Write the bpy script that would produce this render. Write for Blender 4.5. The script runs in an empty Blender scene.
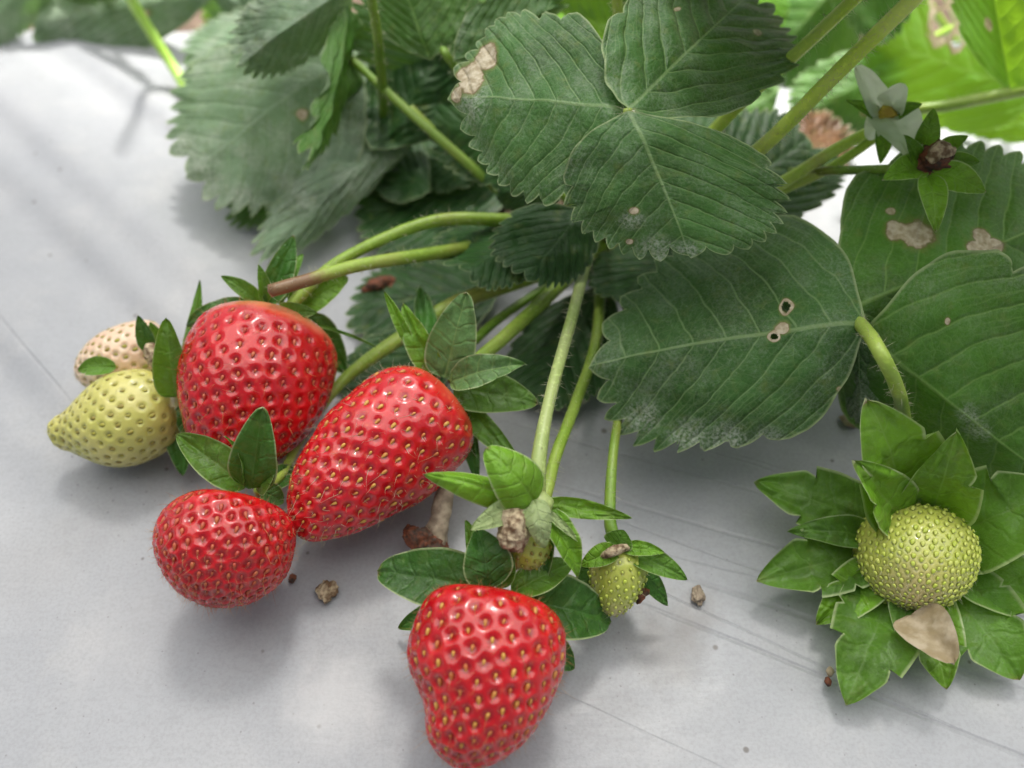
import bpy, math, random
import numpy as np
from mathutils import Vector

# ---------------------------------------------------------------- camera, world, sun, exposure
SC = bpy.context.scene
COL = SC.collection
MM = 0.001
CAM_H, PITCH, FPX = 154.0, math.radians(52.0), 887.0
W, H = 1024, 768

cd = bpy.data.cameras.new('camera')
cam = bpy.data.objects.new('camera', cd)
COL.objects.link(cam)
cam.location = (0, 0, CAM_H * MM)
cam.rotation_euler = (math.pi / 2 - PITCH, 0, 0)
cd.sensor_width = 36
cd.lens = FPX / W * 36
cd.clip_start, cd.clip_end = 0.005, 200
cd.dof.use_dof = True
cd.dof.focus_distance = 0.153
cd.dof.aperture_fstop = 11
SC.camera = cam

SUN_EL, SUN_AZ = math.radians(60), math.radians(8)       # azimuth from +Y towards +X
world = bpy.data.worlds.new('World')
SC.world = world
world.use_nodes = True
wn = world.node_tree
wn.nodes.clear()
sky = wn.nodes.new('ShaderNodeTexSky')
sky.sky_type = 'NISHITA'
sky.sun_disc = False
sky.sun_elevation = SUN_EL
sky.sun_rotation = SUN_AZ
sky.dust_density = 4.0
sky.air_density = 0.7
sky.ozone_density = 1.5
bg = wn.nodes.new('ShaderNodeBackground')
bg.inputs['Strength'].default_value = 0.05
wo = wn.nodes.new('ShaderNodeOutputWorld')
hs = wn.nodes.new('ShaderNodeHueSaturation')            # thin cloud: the sky is paler than a clear one
hs.inputs['Saturation'].default_value = .35
wn.links.new(sky.outputs[0], hs.inputs['Color'])
wn.links.new(hs.outputs[0], bg.inputs[0])
wn.links.new(bg.outputs[0], wo.inputs[0])

sd = bpy.data.lights.new('sun', 'SUN')
sd.energy = 5.0
sd.angle = math.radians(9)
sd.color = (1.0, 0.965, 0.91)
sun = bpy.data.objects.new('sun', sd)
COL.objects.link(sun)
sdir = Vector((math.sin(SUN_AZ) * math.cos(SUN_EL), math.cos(SUN_AZ) * math.cos(SUN_EL), math.sin(SUN_EL)))
sun.rotation_euler = sdir.to_track_quat('Z', 'Y').to_euler()
sun.location = (0.3, 0.6, 1.2)

vs = SC.view_settings
vs.view_transform = 'Standard'
vs.look = 'None'
vs.exposure = 1.32
vs.gamma = 1
vs.use_curve_mapping = False

# ---------------------------------------------------------------- small maths
RNG = np.random.default_rng(11)
random.seed(5)
A = lambda *v: np.array(v, float)
CP, SP = math.cos(PITCH), math.sin(PITCH)
CAMP = A(0, 0, CAM_H)


def P(px, py, h=0.0):
    """world point (mm) seen at that pixel of the photograph, at height h above the film"""
    x = (px - W / 2) / FPX
    y = (H / 2 - py) / FPX
    d = A(x, CP + y * SP, -SP + y * CP)
    return CAMP + d * ((h - CAM_H) / d[2])


def mmpx(p):
    d = p - CAMP
    return (d[1] * CP - d[2] * SP) / FPX


def unit(v):
    v = np.asarray(v, float)
    return v / (np.linalg.norm(v, axis=-1, keepdims=True) + 1e-12)


def wob(p, scale, seed=0, octaves=3):
    """smooth pseudo noise, p (...,3) in mm, feature size about scale"""
    r = np.random.default_rng(1000 + seed)
    out = np.zeros(p.shape[:-1])
    amp = 1.0
    for o in range(octaves):
        for k in range(5):
            d = unit(r.normal(size=p.shape[-1])) * (2 * math.pi / (scale / 2 ** o)) * r.uniform(.6, 1.4)
            out += amp * np.sin(p @ d + r.uniform(0, 6.28)) / 5
        amp *= .5
    return out


def catmull(pts, n, closed=False):
    pts = np.asarray(pts, float)
    m = len(pts)
    ext = np.vstack([2 * pts[0] - pts[1], pts, 2 * pts[-1] - pts[-2]])
    seg = m - 1
    t = np.linspace(0, seg, n)
    i = np.minimum(t.astype(int), seg - 1)
    f = (t - i)[:, None]
    p0, p1, p2, p3 = ext[i], ext[i + 1], ext[i + 2], ext[i + 3]
    return .5 * ((2 * p1) + (-p0 + p2) * f + (2 * p0 - 5 * p1 + 4 * p2 - p3) * f ** 2 + (-p0 + 3 * p1 - 3 * p2 + p3) * f ** 3)


def resample(pts, n):
    s = np.r_[0, np.cumsum(np.linalg.norm(np.diff(pts, axis=0), axis=1))]
    t = np.linspace(0, s[-1], n)
    return np.stack([np.interp(t, s, pts[:, k]) for k in range(pts.shape[1])], 1)


# ---------------------------------------------------------------- objects
def mesh_obj(name, verts, faces, mats, parent=None, origin=None, attrs=None, uv=None, midx=None, smooth=True):
    me = bpy.data.meshes.new(name)
    o0 = origin if origin is not None else (parent['_o'] if parent is not None else [0, 0, 0])
    v = (np.asarray(verts) - np.asarray(o0, float)) * MM
    me.from_pydata(v.tolist(), [], faces if isinstance(faces, list) else faces.tolist())
    for m in (mats if isinstance(mats, (list, tuple)) else [mats]):
        me.materials.append(m)
    if midx is not None:
        me.polygons.foreach_set('material_index', np.asarray(midx, np.int32))
    if smooth:
        me.polygons.foreach_set('use_smooth', np.ones(len(me.polygons), bool))
    for k, a in (attrs or {}).items():
        at = me.attributes.new(k, 'FLOAT', 'POINT')
        at.data.foreach_set('value', np.asarray(a, np.float32))
    if uv is not None:
        ul = me.uv_layers.new(name='UVMap')
        li = np.empty(len(me.loops), np.int32)
        me.loops.foreach_get('vertex_index', li)
        ul.data.foreach_set('uv', np.asarray(uv, np.float32)[li].ravel())
    me.update()
    ob = bpy.data.objects.new(name, me)
    COL.objects.link(ob)
    if parent is not None:
        ob.parent = parent
    else:
        ob.location = [c * MM for c in o0]
    return ob


ROOTS = []


def empty(name, origin, parent=None):
    o = bpy.data.objects.new(name, None)
    o.empty_display_size = .01
    COL.objects.link(o)
    if parent is None:
        o.location = [c * MM for c in origin]
        o['_o'] = [float(c) for c in origin]
    else:
        o.parent = parent
        o['_o'] = list(parent['_o'])
    ROOTS.append(o)
    return o


def tag(o, label=None, cat=None, group=None, kind=None):
    if label: o['label'] = label
    if cat: o['category'] = cat
    if group: o['group'] = group
    if kind: o['kind'] = kind
    return o


def grid_faces(nr, nc, wrap):
    """quads of an nr x nc vertex grid; wrap joins last column to the first"""
    r = np.arange(nr - 1)[:, None]
    c = np.arange(nc if wrap else nc - 1)[None]
    c2 = (c + 1) % nc
    f = np.stack([r * nc + c, r * nc + c2, (r + 1) * nc + c2, (r + 1) * nc + c], -1)
    return f.reshape(-1, 4)


# ---------------------------------------------------------------- materials
class NT:
    def __init__(s, name):
        s.m = bpy.data.materials.new(name)
        s.m.use_nodes = True
        s.t = s.m.node_tree
        s.t.nodes.clear()
        s.out = s.t.nodes.new('ShaderNodeOutputMaterial')

    def n(s, typ, ins=None, **kw):
        nd = s.t.nodes.new(typ)
        for k, v in kw.items():
            setattr(nd, k, v)
        for k, v in (ins or {}).items():
            s.set(nd.inputs[k], v)
        return nd

    def set(s, sock, v):
        if isinstance(v, bpy.types.NodeSocket):
            s.t.links.new(v, sock)
        elif isinstance(v, (tuple, list)) and len(v) == 3 and sock.type == 'RGBA':
            sock.default_value = (*v, 1)
        else:
            sock.default_value = v

    def math(s, op, a, b=0.0, c=0.0, clamp=False):
        nd = s.n('ShaderNodeMath', {0: a, 1: b, 2: c}, operation=op)
        nd.use_clamp = clamp
        return nd.outputs[0]

    def ss(s, x, lo, hi, a=0.0, b=1.0):
        nd = s.n('ShaderNodeMapRange', {'Value': x, 'From Min': lo, 'From Max': hi, 'To Min': a, 'To Max': b}, interpolation_type='SMOOTHSTEP')
        return nd.outputs[0]

    def mix(s, f, a, b):
        nd = s.n('ShaderNodeMix', data_type='RGBA')
        s.set(nd.inputs[0], f); s.set(nd.inputs[6], a); s.set(nd.inputs[7], b)
        return nd.outputs[2]

    def attr(s, name):
        return s.n('ShaderNodeAttribute', attribute_name=name).outputs['Fac']

    def noise(s, vec, scale, detail=3, rough=.5):
        return s.n('ShaderNodeTexNoise', {'Vector': vec, 'Scale': scale, 'Detail': detail, 'Roughness': rough}).outputs['Fac']

    def bump(s, h, dist, strength=1.0, normal=None):
        ins = {'Height': h, 'Distance': dist, 'Strength': strength}
        if normal is not None: ins['Normal'] = normal
        return s.n('ShaderNodeBump', ins).outputs[0]

    def obj(s):
        return s.n('ShaderNodeTexCoord').outputs['Object']

    def pos(s):
        return s.n('ShaderNodeNewGeometry').outputs['Position']


def leaf_material(name, top, under, vein, dusty=.35, trans=.28, rough=.42, tcol=(.16, .34, .02), veinamt=.6, sepal=False):
    t = NT(name)
    uv = t.n('ShaderNodeTexCoord').outputs['UV']
    sep = t.n('ShaderNodeSeparateXYZ', {0: uv})
    x, y = sep.outputs[0], sep.outputs[1]
    ax = t.math('ABSOLUTE', x)
    pos = t.obj()
    ph = t.attr('phase')
    wn_ = t.noise(uv, 6, 2)
    ph2 = t.math('ADD', ph, t.math('MULTIPLY', t.math('SUBTRACT', wn_, .5), .5))
    frk = t.math('ABSOLUTE', t.math('SUBTRACT', t.math('FRACT', ph2), .5))
    frk = t.math('SUBTRACT', frk, t.math('MULTIPLY', t.math('SUBTRACT', .42, ax), 0.9))
    fork = t.math('MULTIPLY', t.ss(t.math('ABSOLUTE', frk), .05, .01), t.ss(ax, .2, .3))
    fr = t.math('ABSOLUTE', t.math('SUBTRACT', t.math('FRACT', t.math('ADD', ph2, .5)), .5))
    sec = t.ss(fr, .055, .012)
    sech = t.ss(fr, .16, 0)
    midw = t.math('MULTIPLY_ADD', y, -.009, .013)
    mid = t.ss(t.math('DIVIDE', ax, midw), 1.2, .4)
    midh = t.ss(ax, .04, 0)
    vec = t.n('ShaderNodeMapping', {'Vector': uv, 'Scale': (1, 1, 1)}).outputs[0]
    vor = t.n('ShaderNodeTexVoronoi', {'Vector': vec, 'Scale': 22 if not sepal else 14, 'Randomness': 1.0}, feature='DISTANCE_TO_EDGE').outputs['Distance']
    ter = t.ss(vor, .06, 0)
    vor2 = t.n('ShaderNodeTexVoronoi', {'Vector': vec, 'Scale': 70 if not sepal else 40}, feature='DISTANCE_TO_EDGE').outputs['Distance']
    ter2 = t.ss(vor2, .12, 0)
    veins = t.math('MAXIMUM', mid, t.math('MULTIPLY', sec, .8))
    veins = t.math('MAXIMUM', veins, t.math('MULTIPLY', fork, .45))
    veins = t.math('MAXIMUM', veins, t.math('MULTIPLY', ter, .32))
    veins = t.math('MAXIMUM', veins, t.math('MULTIPLY', ter2, .16))
    veins = t.math('MULTIPLY', veins, veinamt)
    big = t.noise(pos, 60, 3)
    c = t.mix(t.ss(big, .3, .7), tuple(a * .66 for a in top), tuple(min(1, a * 1.35) for a in top))
    c = t.mix(t.math('MULTIPLY', t.ss(t.noise(pos, 700, 2), .45, .7), .25), c, tuple(min(1, a * 1.9 + .01) for a in top))
    c = t.mix(veins, c, vein)
    # dust lying on the blade
    fine = t.noise(pos, 1800, 3, .7)
    du = t.math('MULTIPLY', t.ss(t.math('ADD', fine, t.math('MULTIPLY', t.noise(pos, 140, 3), .8)), .8, 1.25), dusty)
    du = t.math('ADD', du, t.math('MULTIPLY', t.ss(fine, .3, .7), t.math('MULTIPLY', t.attr('dust'), .75)), clamp=True)
    c = t.mix(du, c, (.52, .56, .48))
    # dead tissue and rims
    dm = t.attr('dmg')
    dn = t.math('ADD', dm, t.math('MULTIPLY', t.math('SUBTRACT', t.noise(pos, 420, 3), .5), .9))
    c = t.mix(t.math('MULTIPLY', t.ss(dn, .02, .35), .6), c, (.16, .20, .05))
    c = t.mix(t.ss(dn, .34, .44), c, (.19, .14, .07))
    dead = t.mix(t.ss(t.noise(pos, 900, 3), .3, .7), (.60, .54, .40), (.36, .30, .19))
    c = t.mix(t.ss(dn, .42, .55), c, dead)
    ed = t.attr('edge')
    c = t.mix(t.math('MULTIPLY', t.ss(ed, .975 if not sepal else .90, .995 if not sepal else .97), .55 if not sepal else .75), c, (.42, .50, .26))
    bf = t.n('ShaderNodeNewGeometry').outputs['Backfacing']
    cu = t.mix(t.math('MULTIPLY', veins, 1.2, clamp=True), under, tuple(min(1, a * 1.6) for a in under))
    col = t.mix(bf, c, cu)
    hh = t.math('ADD', t.math('MULTIPLY', t.math('MAXIMUM', sech, midh), -.55), t.math('MULTIPLY', t.ss(vor, 0, .3), .16))
    hh = t.math('ADD', hh, t.math('MULTIPLY', t.ss(vor2, 0, .4), .09))
    nb = t.bump(hh, .00035 if not sepal else .0003, .8)
    nb = t.bump(t.noise(pos, 2500, 2), .00008, .5, nb)
    pr = t.n('ShaderNodeBsdfPrincipled', {'Base Color': col, 'Roughness': t.math('ADD', rough, t.math('MULTIPLY', du, .3)), 'Normal': nb})
    pr.inputs['Specular IOR Level'].default_value = .27
    tr = t.n('ShaderNodeBsdfTranslucent', {'Color': t.mix(t.ss(dn, .42, .55), t.mix(t.math('MULTIPLY', veins, .5), tcol, (.3, .5, .1)), (.4, .3, .15)), 'Normal': nb})
    mx = t.n('ShaderNodeMixShader', {0: trans})
    t.t.links.new(pr.outputs[0], mx.inputs[1]); t.t.links.new(tr.outputs[0], mx.inputs[2])
    t.t.links.new(mx.outputs[0], t.out.inputs[0])
    return t.m


def stem_material(name, c1, c2, rough=.4):
    t = NT(name)
    pos = t.obj()
    c = t.mix(t.ss(t.noise(pos, 90, 3), .35, .65), c1, c2)
    c = t.mix(t.math('MULTIPLY', t.ss(t.noise(pos, 1300, 2), .5, .75), .35), c, tuple(min(1, a * 1.8 + .03) for a in c1))
    c = t.mix(t.math('MULTIPLY', t.ss(t.noise(pos, 45, 2), .56, .72), .35), c, (.30, .16, .06))
    br = t.attr('brown')
    bn = t.math('ADD', br, t.math('MULTIPLY', t.math('SUBTRACT', t.noise(pos, 500, 3), .5), .5))
    c = t.mix(t.ss(bn, .25, .7), c, (.21, .12, .055))
    nb = t.bump(t.noise(pos, 1500, 2), .00012, .6)
    pr = t.n('ShaderNodeBsdfPrincipled', {'Base Color': c, 'Roughness': rough, 'Normal': nb})
    pr.inputs['Subsurface Weight'].default_value = .15
    pr.inputs['Subsurface Radius'].default_value = (.6, 1, .2)
    pr.inputs['Subsurface Scale'].default_value = .0008
    t.t.links.new(pr.outputs[0], t.out.inputs[0])
    return t.m


def flesh_material(name, deep, mid, pale, rough, sss, radius):
    t = NT(name)
    pos = t.obj()
    c = t.mix(t.ss(t.noise(pos, 110, 3), .3, .7), deep, mid)
    pl = t.math('ADD', t.attr('pale'), t.math('MULTIPLY', t.math('SUBTRACT', t.noise(pos, 220, 3), .5), .3))
    c = t.mix(t.ss(pl, .15, .95), c, pale)
    # streaky vascular paleness between the pits
    c = t.mix(t.math('MULTIPLY', t.ss(t.noise(pos, 900, 3), .5, .8), .15), c, pale)
    pit = t.attr('pit')
    c = t.mix(t.math('MULTIPLY', t.ss(pit, .3, .9), .6), c, tuple(a * .45 for a in deep))  # recess shade painted in: colour darkens inside each pit
    nb = t.bump(t.noise(pos, 1600, 3), .00010, .6)
    pr = t.n('ShaderNodeBsdfPrincipled', {'Base Color': c, 'Roughness': rough, 'Normal': nb})
    pr.inputs['Subsurface Weight'].default_value = sss
    pr.inputs['Subsurface Radius'].default_value = radius
    pr.inputs['Subsurface Scale'].default_value = .0012
    pr.inputs['Coat Weight'].default_value = .6
    pr.inputs['Coat Roughness'].default_value = .09
    t.t.links.new(pr.outputs[0], t.out.inputs[0])
    return t.m


def simple(name, c1, c2, scale=200, rough=.6, bump=.0001, bscale=900, trans=0):
    t = NT(name)
    pos = t.obj()
    c = t.mix(t.ss(t.noise(pos, scale, 4), .35, .65), c1, c2)
    pr = t.n('ShaderNodeBsdfPrincipled', {'Base Color': c, 'Roughness': rough, 'Normal': t.bump(t.noise(pos, bscale, 4), bump, .8)})
    if trans:
        tr = t.n('ShaderNodeBsdfTranslucent', {'Color': c})
        mx = t.n('ShaderNodeMixShader', {0: trans})
        t.t.links.new(pr.outputs[0], mx.inputs[1]); t.t.links.new(tr.outputs[0], mx.inputs[2])
        t.t.links.new(mx.outputs[0], t.out.inputs[0])
    else:
        t.t.links.new(pr.outputs[0], t.out.inputs[0])
    return t.m


M = {}
M['leaf'] = leaf_material('leaf_green', (.038, .108, .024), (.10, .17, .085), (.24, .36, .15), dusty=.18, rough=.46, trans=.18)
M['leaf_dark'] = leaf_material('leaf_shaded_green', (.018, .066, .012), (.07, .13, .06), (.07, .15, .05), dusty=.06, rough=.45, trans=.1)  # darker leaf copy; the shade under the canopy is in its colour
M['leaf_grey'] = leaf_material('leaf_dusty_green', (.145, .225, .135), (.18, .25, .17), (.27, .36, .25), dusty=.6, rough=.5)
M['leaf_right'] = leaf_material('leaf_mid_green', (.048, .138, .016), (.13, .20, .10), (.20, .34, .09), dusty=.10, rough=.46, trans=.2)
M['leaf_bright'] = leaf_material('leaf_bright_green', (.07, .20, .02), (.14, .26, .06), (.22, .36, .08), dusty=.06, trans=.5, tcol=(.38, .68, .03))
M['leaf_brown'] = leaf_material('leaf_withered_brown', (.12, .055, .025), (.16, .09, .05), (.22, .13, .07), dusty=.1, trans=.1, tcol=(.3, .15, .05))
M['sepal'] = leaf_material('sepal_green', (.085, .200, .022), (.20, .30, .12), (.16, .28, .07), dusty=.10, trans=.28, rough=.36, veinamt=.35, sepal=True, tcol=(.25, .5, .03))
M['sepal_dusty'] = leaf_material('sepal_grey_green', (.12, .24, .075), (.22, .32, .16), (.26, .38, .12), dusty=.12, trans=.08, rough=.42, veinamt=.5, sepal=True, tcol=(.25, .5, .05))
M['sepal_dark'] = leaf_material('sepal_dark_green', (.038, .125, .018), (.12, .2, .08), (.09, .2, .05), dusty=.08, trans=.2, rough=.36, veinamt=.3, sepal=True)
M['sepal_pale'] = leaf_material('sepal_pale_green', (.46, .58, .26), (.55, .64, .36), (.4, .5, .2), dusty=.2, trans=.35, veinamt=.4, sepal=True)
M['sepal_bright'] = leaf_material('sepal_backlit_green', (.125, .28, .016), (.22, .34, .10), (.22, .38, .07), dusty=.06, trans=.2, rough=.36, veinamt=.5, sepal=True, tcol=(.35, .62, .03))  # brighter sepal copy; light from behind is put into its colour
M['stem'] = stem_material('stem_green', (.22, .35, .035), (.32, .43, .075))
M['stem_sun'] = stem_material('stem_sunlit_green', (.46, .66, .07), (.55, .70, .14))  # stem green brightened in its colour to stand in for sunlight
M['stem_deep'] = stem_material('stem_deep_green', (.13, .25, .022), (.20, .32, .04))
M['stem_pale'] = stem_material('stem_pale_green', (.36, .44, .16), (.26, .36, .09))
M['stem_lime'] = stem_material('stem_lime', (.36, .62, .05), (.45, .70, .14))
M['hair'] = simple('fine_hair', (.55, .55, .38), (.42, .42, .25), rough=.5, bump=0)
M['red_hair'] = simple('style_hair', (.50, .30, .12), (.40, .15, .06), rough=.5, bump=0)
M['flesh_red'] = flesh_material('strawberry_flesh_red', (.42, .002, .007), (.60, .005, .010), (.80, .34, .16), .24, .3, (1.4, .2, .2))
M['flesh_orange'] = flesh_material('strawberry_flesh_light_red', (.50, .004, .010), (.66, .010, .018), (.85, .42, .16), .24, .3, (2.2, .4, .25))
M['flesh_yellow'] = flesh_material('strawberry_flesh_yellow_green', (.50, .50, .11), (.62, .57, .18), (.42, .50, .10), .42, .3, (1.5, 1.4, .5))
M['flesh_pink'] = flesh_material('strawberry_flesh_pale_pink', (.78, .52, .36), (.82, .64, .46), (.76, .70, .42), .42, .3, (2, 1, .6))
M['flesh_green'] = flesh_material('strawberry_flesh_green', (.40, .47, .07), (.50, .53, .11), (.60, .46, .24), .42, .3, (1.5, 1.4, .5))
M['seed_yellow'] = simple('seed_yellow', (.62, .36, .07), (.50, .14, .04), 400, .35)
M['seed_red'] = simple('seed_red', (.50, .14, .05), (.42, .05, .03), 400, .35)
M['seed_olive'] = simple('seed_olive', (.38, .36, .05), (.28, .22, .05), 400, .4)
M['seed_green'] = simple('seed_green', (.46, .56, .07), (.55, .60, .14), 400, .35)
M['petal'] = simple('flower_petal', (.72, .82, .62), (.80, .86, .70), 200, .5, trans=.4)
M['wither'] = simple('withered_tissue', (.56, .46, .30), (.15, .09, .045), 800, .8, .0006, 1300)
M['wither_dark'] = simple('withered_dark', (.20, .06, .025), (.05, .03, .02), 800, .7, .0004, 900)
M['parch'] = simple('dry_petal', (.50, .42, .30), (.32, .25, .14), 300, .65, .0003, 700, trans=.15)
M['straw'] = simple('dry_stalk', (.40, .33, .24), (.22, .17, .12), 500, .75, .0003, 900)
M['anther'] = simple('anther_yellow', (.62, .48, .06), (.5, .34, .05), 500, .6)
M['ant'] = simple('dark_shell', (.05, .02, .012), (.09, .04, .02), 500, .35)


# ---------------------------------------------------------------- tubes and hairs
def tube_geo(pts, radii, n=14, cap=True, samples=None, seed=0, lump=.03):
    pts = np.asarray(pts, float)
    L = np.linalg.norm(np.diff(pts, axis=0), axis=1).sum()
    k = samples or int(max(8, L / 1.2))
    s = np.r_[0, np.cumsum(np.linalg.norm(np.diff(pts, axis=0), axis=1))] / L
    c = resample(catmull(pts, k * 3), k)
    r = np.interp(np.linspace(0, 1, k), np.linspace(0, 1, len(radii)), radii)
    T = unit(np.gradient(c, axis=0))
    ref = A(0.13, .2, 1.0)
    e1 = unit(np.cross(T, ref)); e2 = np.cross(T, e1)
    th = np.linspace(0, 2 * np.pi, n, endpoint=False)
    ring = (np.cos(th)[None, :, None] * e1[:, None] + np.sin(th)[None, :, None] * e2[:, None])
    v = c[:, None] + ring * r[:, None, None]
    v = v + ring * (r[:, None] * lump * wob(v, 6, seed))[..., None]
    v = v.reshape(-1, 3)
    f = grid_faces(k, n, True).tolist()
    if cap:
        v = np.vstack([v, c[0] - T[0] * r[0] * .4, c[-1] + T[-1] * r[-1] * .4])
        a, b = len(v) - 2, len(v) - 1
        for i in range(n):
            j = (i + 1) % n
            f.append([a, j, i]); f.append([b, (k - 1) * n + i, (k - 1) * n + j])
    return v, f, c, ring, r, L


def hair_geo(roots, dirs, length, rad, rng, droop=.3):
    """three-sided thin curved hairs"""
    n = len(roots)
    if n == 0: return np.zeros((0, 3)), []
    ln = length * rng.uniform(.6, 1.3, n)[:, None]
    j = unit(dirs + rng.normal(size=(n, 3)) * .35)
    e1 = unit(np.cross(j, A(.3, .5, .8) + rng.normal(size=(n, 3)) * .1)); e2 = np.cross(j, e1)
    bend = rng.normal(size=(n, 3)) * droop
    vs_ = []
    for t, rr in ((0, 1), (.5, .7), (1, .12)):
        c = roots + j * ln * t + bend * ln * t * t
        for a in (0, 2.094, 4.188):
            vs_.append(c + (math.cos(a) * e1 + math.sin(a) * e2) * rad * rr)
    v = np.stack(vs_, 1).reshape(-1, 3)
    base = np.arange(n)[:, None, None] * 9
    q = np.array([[0, 1, 4, 3], [1, 2, 5, 4], [2, 0, 3, 5], [3, 4, 7, 6], [4, 5, 8, 7], [5, 3, 6, 8]])[None]
    return v, (base + q).reshape(-1, 4).tolist()


def stem(name, pts, radii, mat, parent, hairs=0, hair_len=1.1, brown=None, seed=0, n=14, label=None):
    """pts: (px,py,h) triples or world points; radii in mm; brown: (start, amount at end) fraction"""
    w = np.array([P(*p) if not isinstance(p, np.ndarray) else p for p in pts])
    v, f, c, ring, r, L = tube_geo(w, radii, n, seed=seed)
    k = len(c)
    nv = len(v)
    br = np.zeros(nv)
    if brown is not None:
        s = np.repeat(np.linspace(0, 1, k), n)
        lo, hi = brown
        b = np.clip((s - lo) / (hi - lo + 1e-9), 0, 1)
        br[:k * n] = b
        br[-1] = b[-1]; br[-2] = b[0]
    mi = [0] * len(f)
    mats = [mat]
    if hairs:
        rng = np.random.default_rng(seed + 77)
        m = int(hairs * L)
        ii = rng.integers(0, k, m); jj = rng.integers(0, n, m)
        fr = rng.uniform(0, 1, m)[:, None]
        i2 = np.minimum(ii + 1, k - 1)
        cc = c[ii] * (1 - fr) + c[i2] * fr
        hv, hf = hair_geo(cc + ring[ii, jj] * r[ii][:, None] * .95, ring[ii, jj], hair_len, .045, rng)
        f = f + [[a + nv for a in q] for q in hf]
        mi += [1] * len(hf)
        v = np.vstack([v, hv]); br = np.r_[br, np.zeros(len(hv))]
        mats.append(M['hair'])
    o = mesh_obj(name, v, f, mats, parent, attrs={'brown': br}, midx=mi)
    if label: o['label'] = label
    return o


# ---------------------------------------------------------------- leaflets
NV = 8


def gx(x):
    return .62 * x + .85 * x * x


OUT = [(0, 0), (.09, .03), (.24, .09), (.38, .21), (.46, .37), (.485, .53), (.455, .71), (.35, .87), (.18, .975), (0, 1.0)]


def leaf_outline(nang, tooth=.075, seed=0):
    half = resample(catmull(OUT, 500), 700)
    full = np.vstack([half, (half * [-1, 1])[::-1][1:-1]])
    d = np.roll(full, -1, 0) - np.roll(full, 1, 0)
    nrm = unit(np.stack([d[:, 1], -d[:, 0]], 1))
    x, y = full[:, 0], full[:, 1]
    ph = NV * (y - gx(np.abs(x)))
    r = np.random.default_rng(seed)
    a = r.uniform(0, 6.28, 4)
    fade = np.clip((y - .13) / .12, 0, 1)
    amp = tooth * (1 + .25 * np.sin(7 * x + a[0] + 5 * y))
    fq = np.abs(ph - np.round(ph))
    th = np.abs(np.cos(np.pi * ph)) ** .62 - .5 + .07 * np.exp(-(fq / .06) ** 2)
    dirv = unit(nrm + A(0, .75))
    o = full + dirv * (amp * fade * th)[:, None]
    o += nrm * (.012 * np.sin(9 * y + a[1]) * np.sign(x) + .01 * np.sin(14 * x + a[2]))[:, None] * fade[:, None]
    c = A(0, .53)
    ang = np.unwrap(np.arctan2(o[:, 1] - c[1], o[:, 0] - c[0]))
    order = np.argsort(np.mod(ang, 2 * np.pi))
    am = np.mod(ang, 2 * np.pi)[order]
    rad = np.linalg.norm(o - c, axis=1)[order]
    # angular samples follow arclength so that teeth are sampled evenly; keep the four axis directions
    full_s = resample(np.vstack([o, o[:1]]), nang + 1)[:-1]
    tt = np.sort(np.mod(np.arctan2(full_s[:, 1] - c[1], full_s[:, 0] - c[0]), 2 * np.pi))
    for q in (np.pi / 2, 3 * np.pi / 2):
        tt[np.argmin(np.abs(tt - q))] = q
    rr = np.interp(tt, np.r_[am[-1] - 2 * np.pi, am, am[0] + 2 * np.pi], np.r_[rad[-1], rad, rad[0]])
    return c, tt, rr


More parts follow.
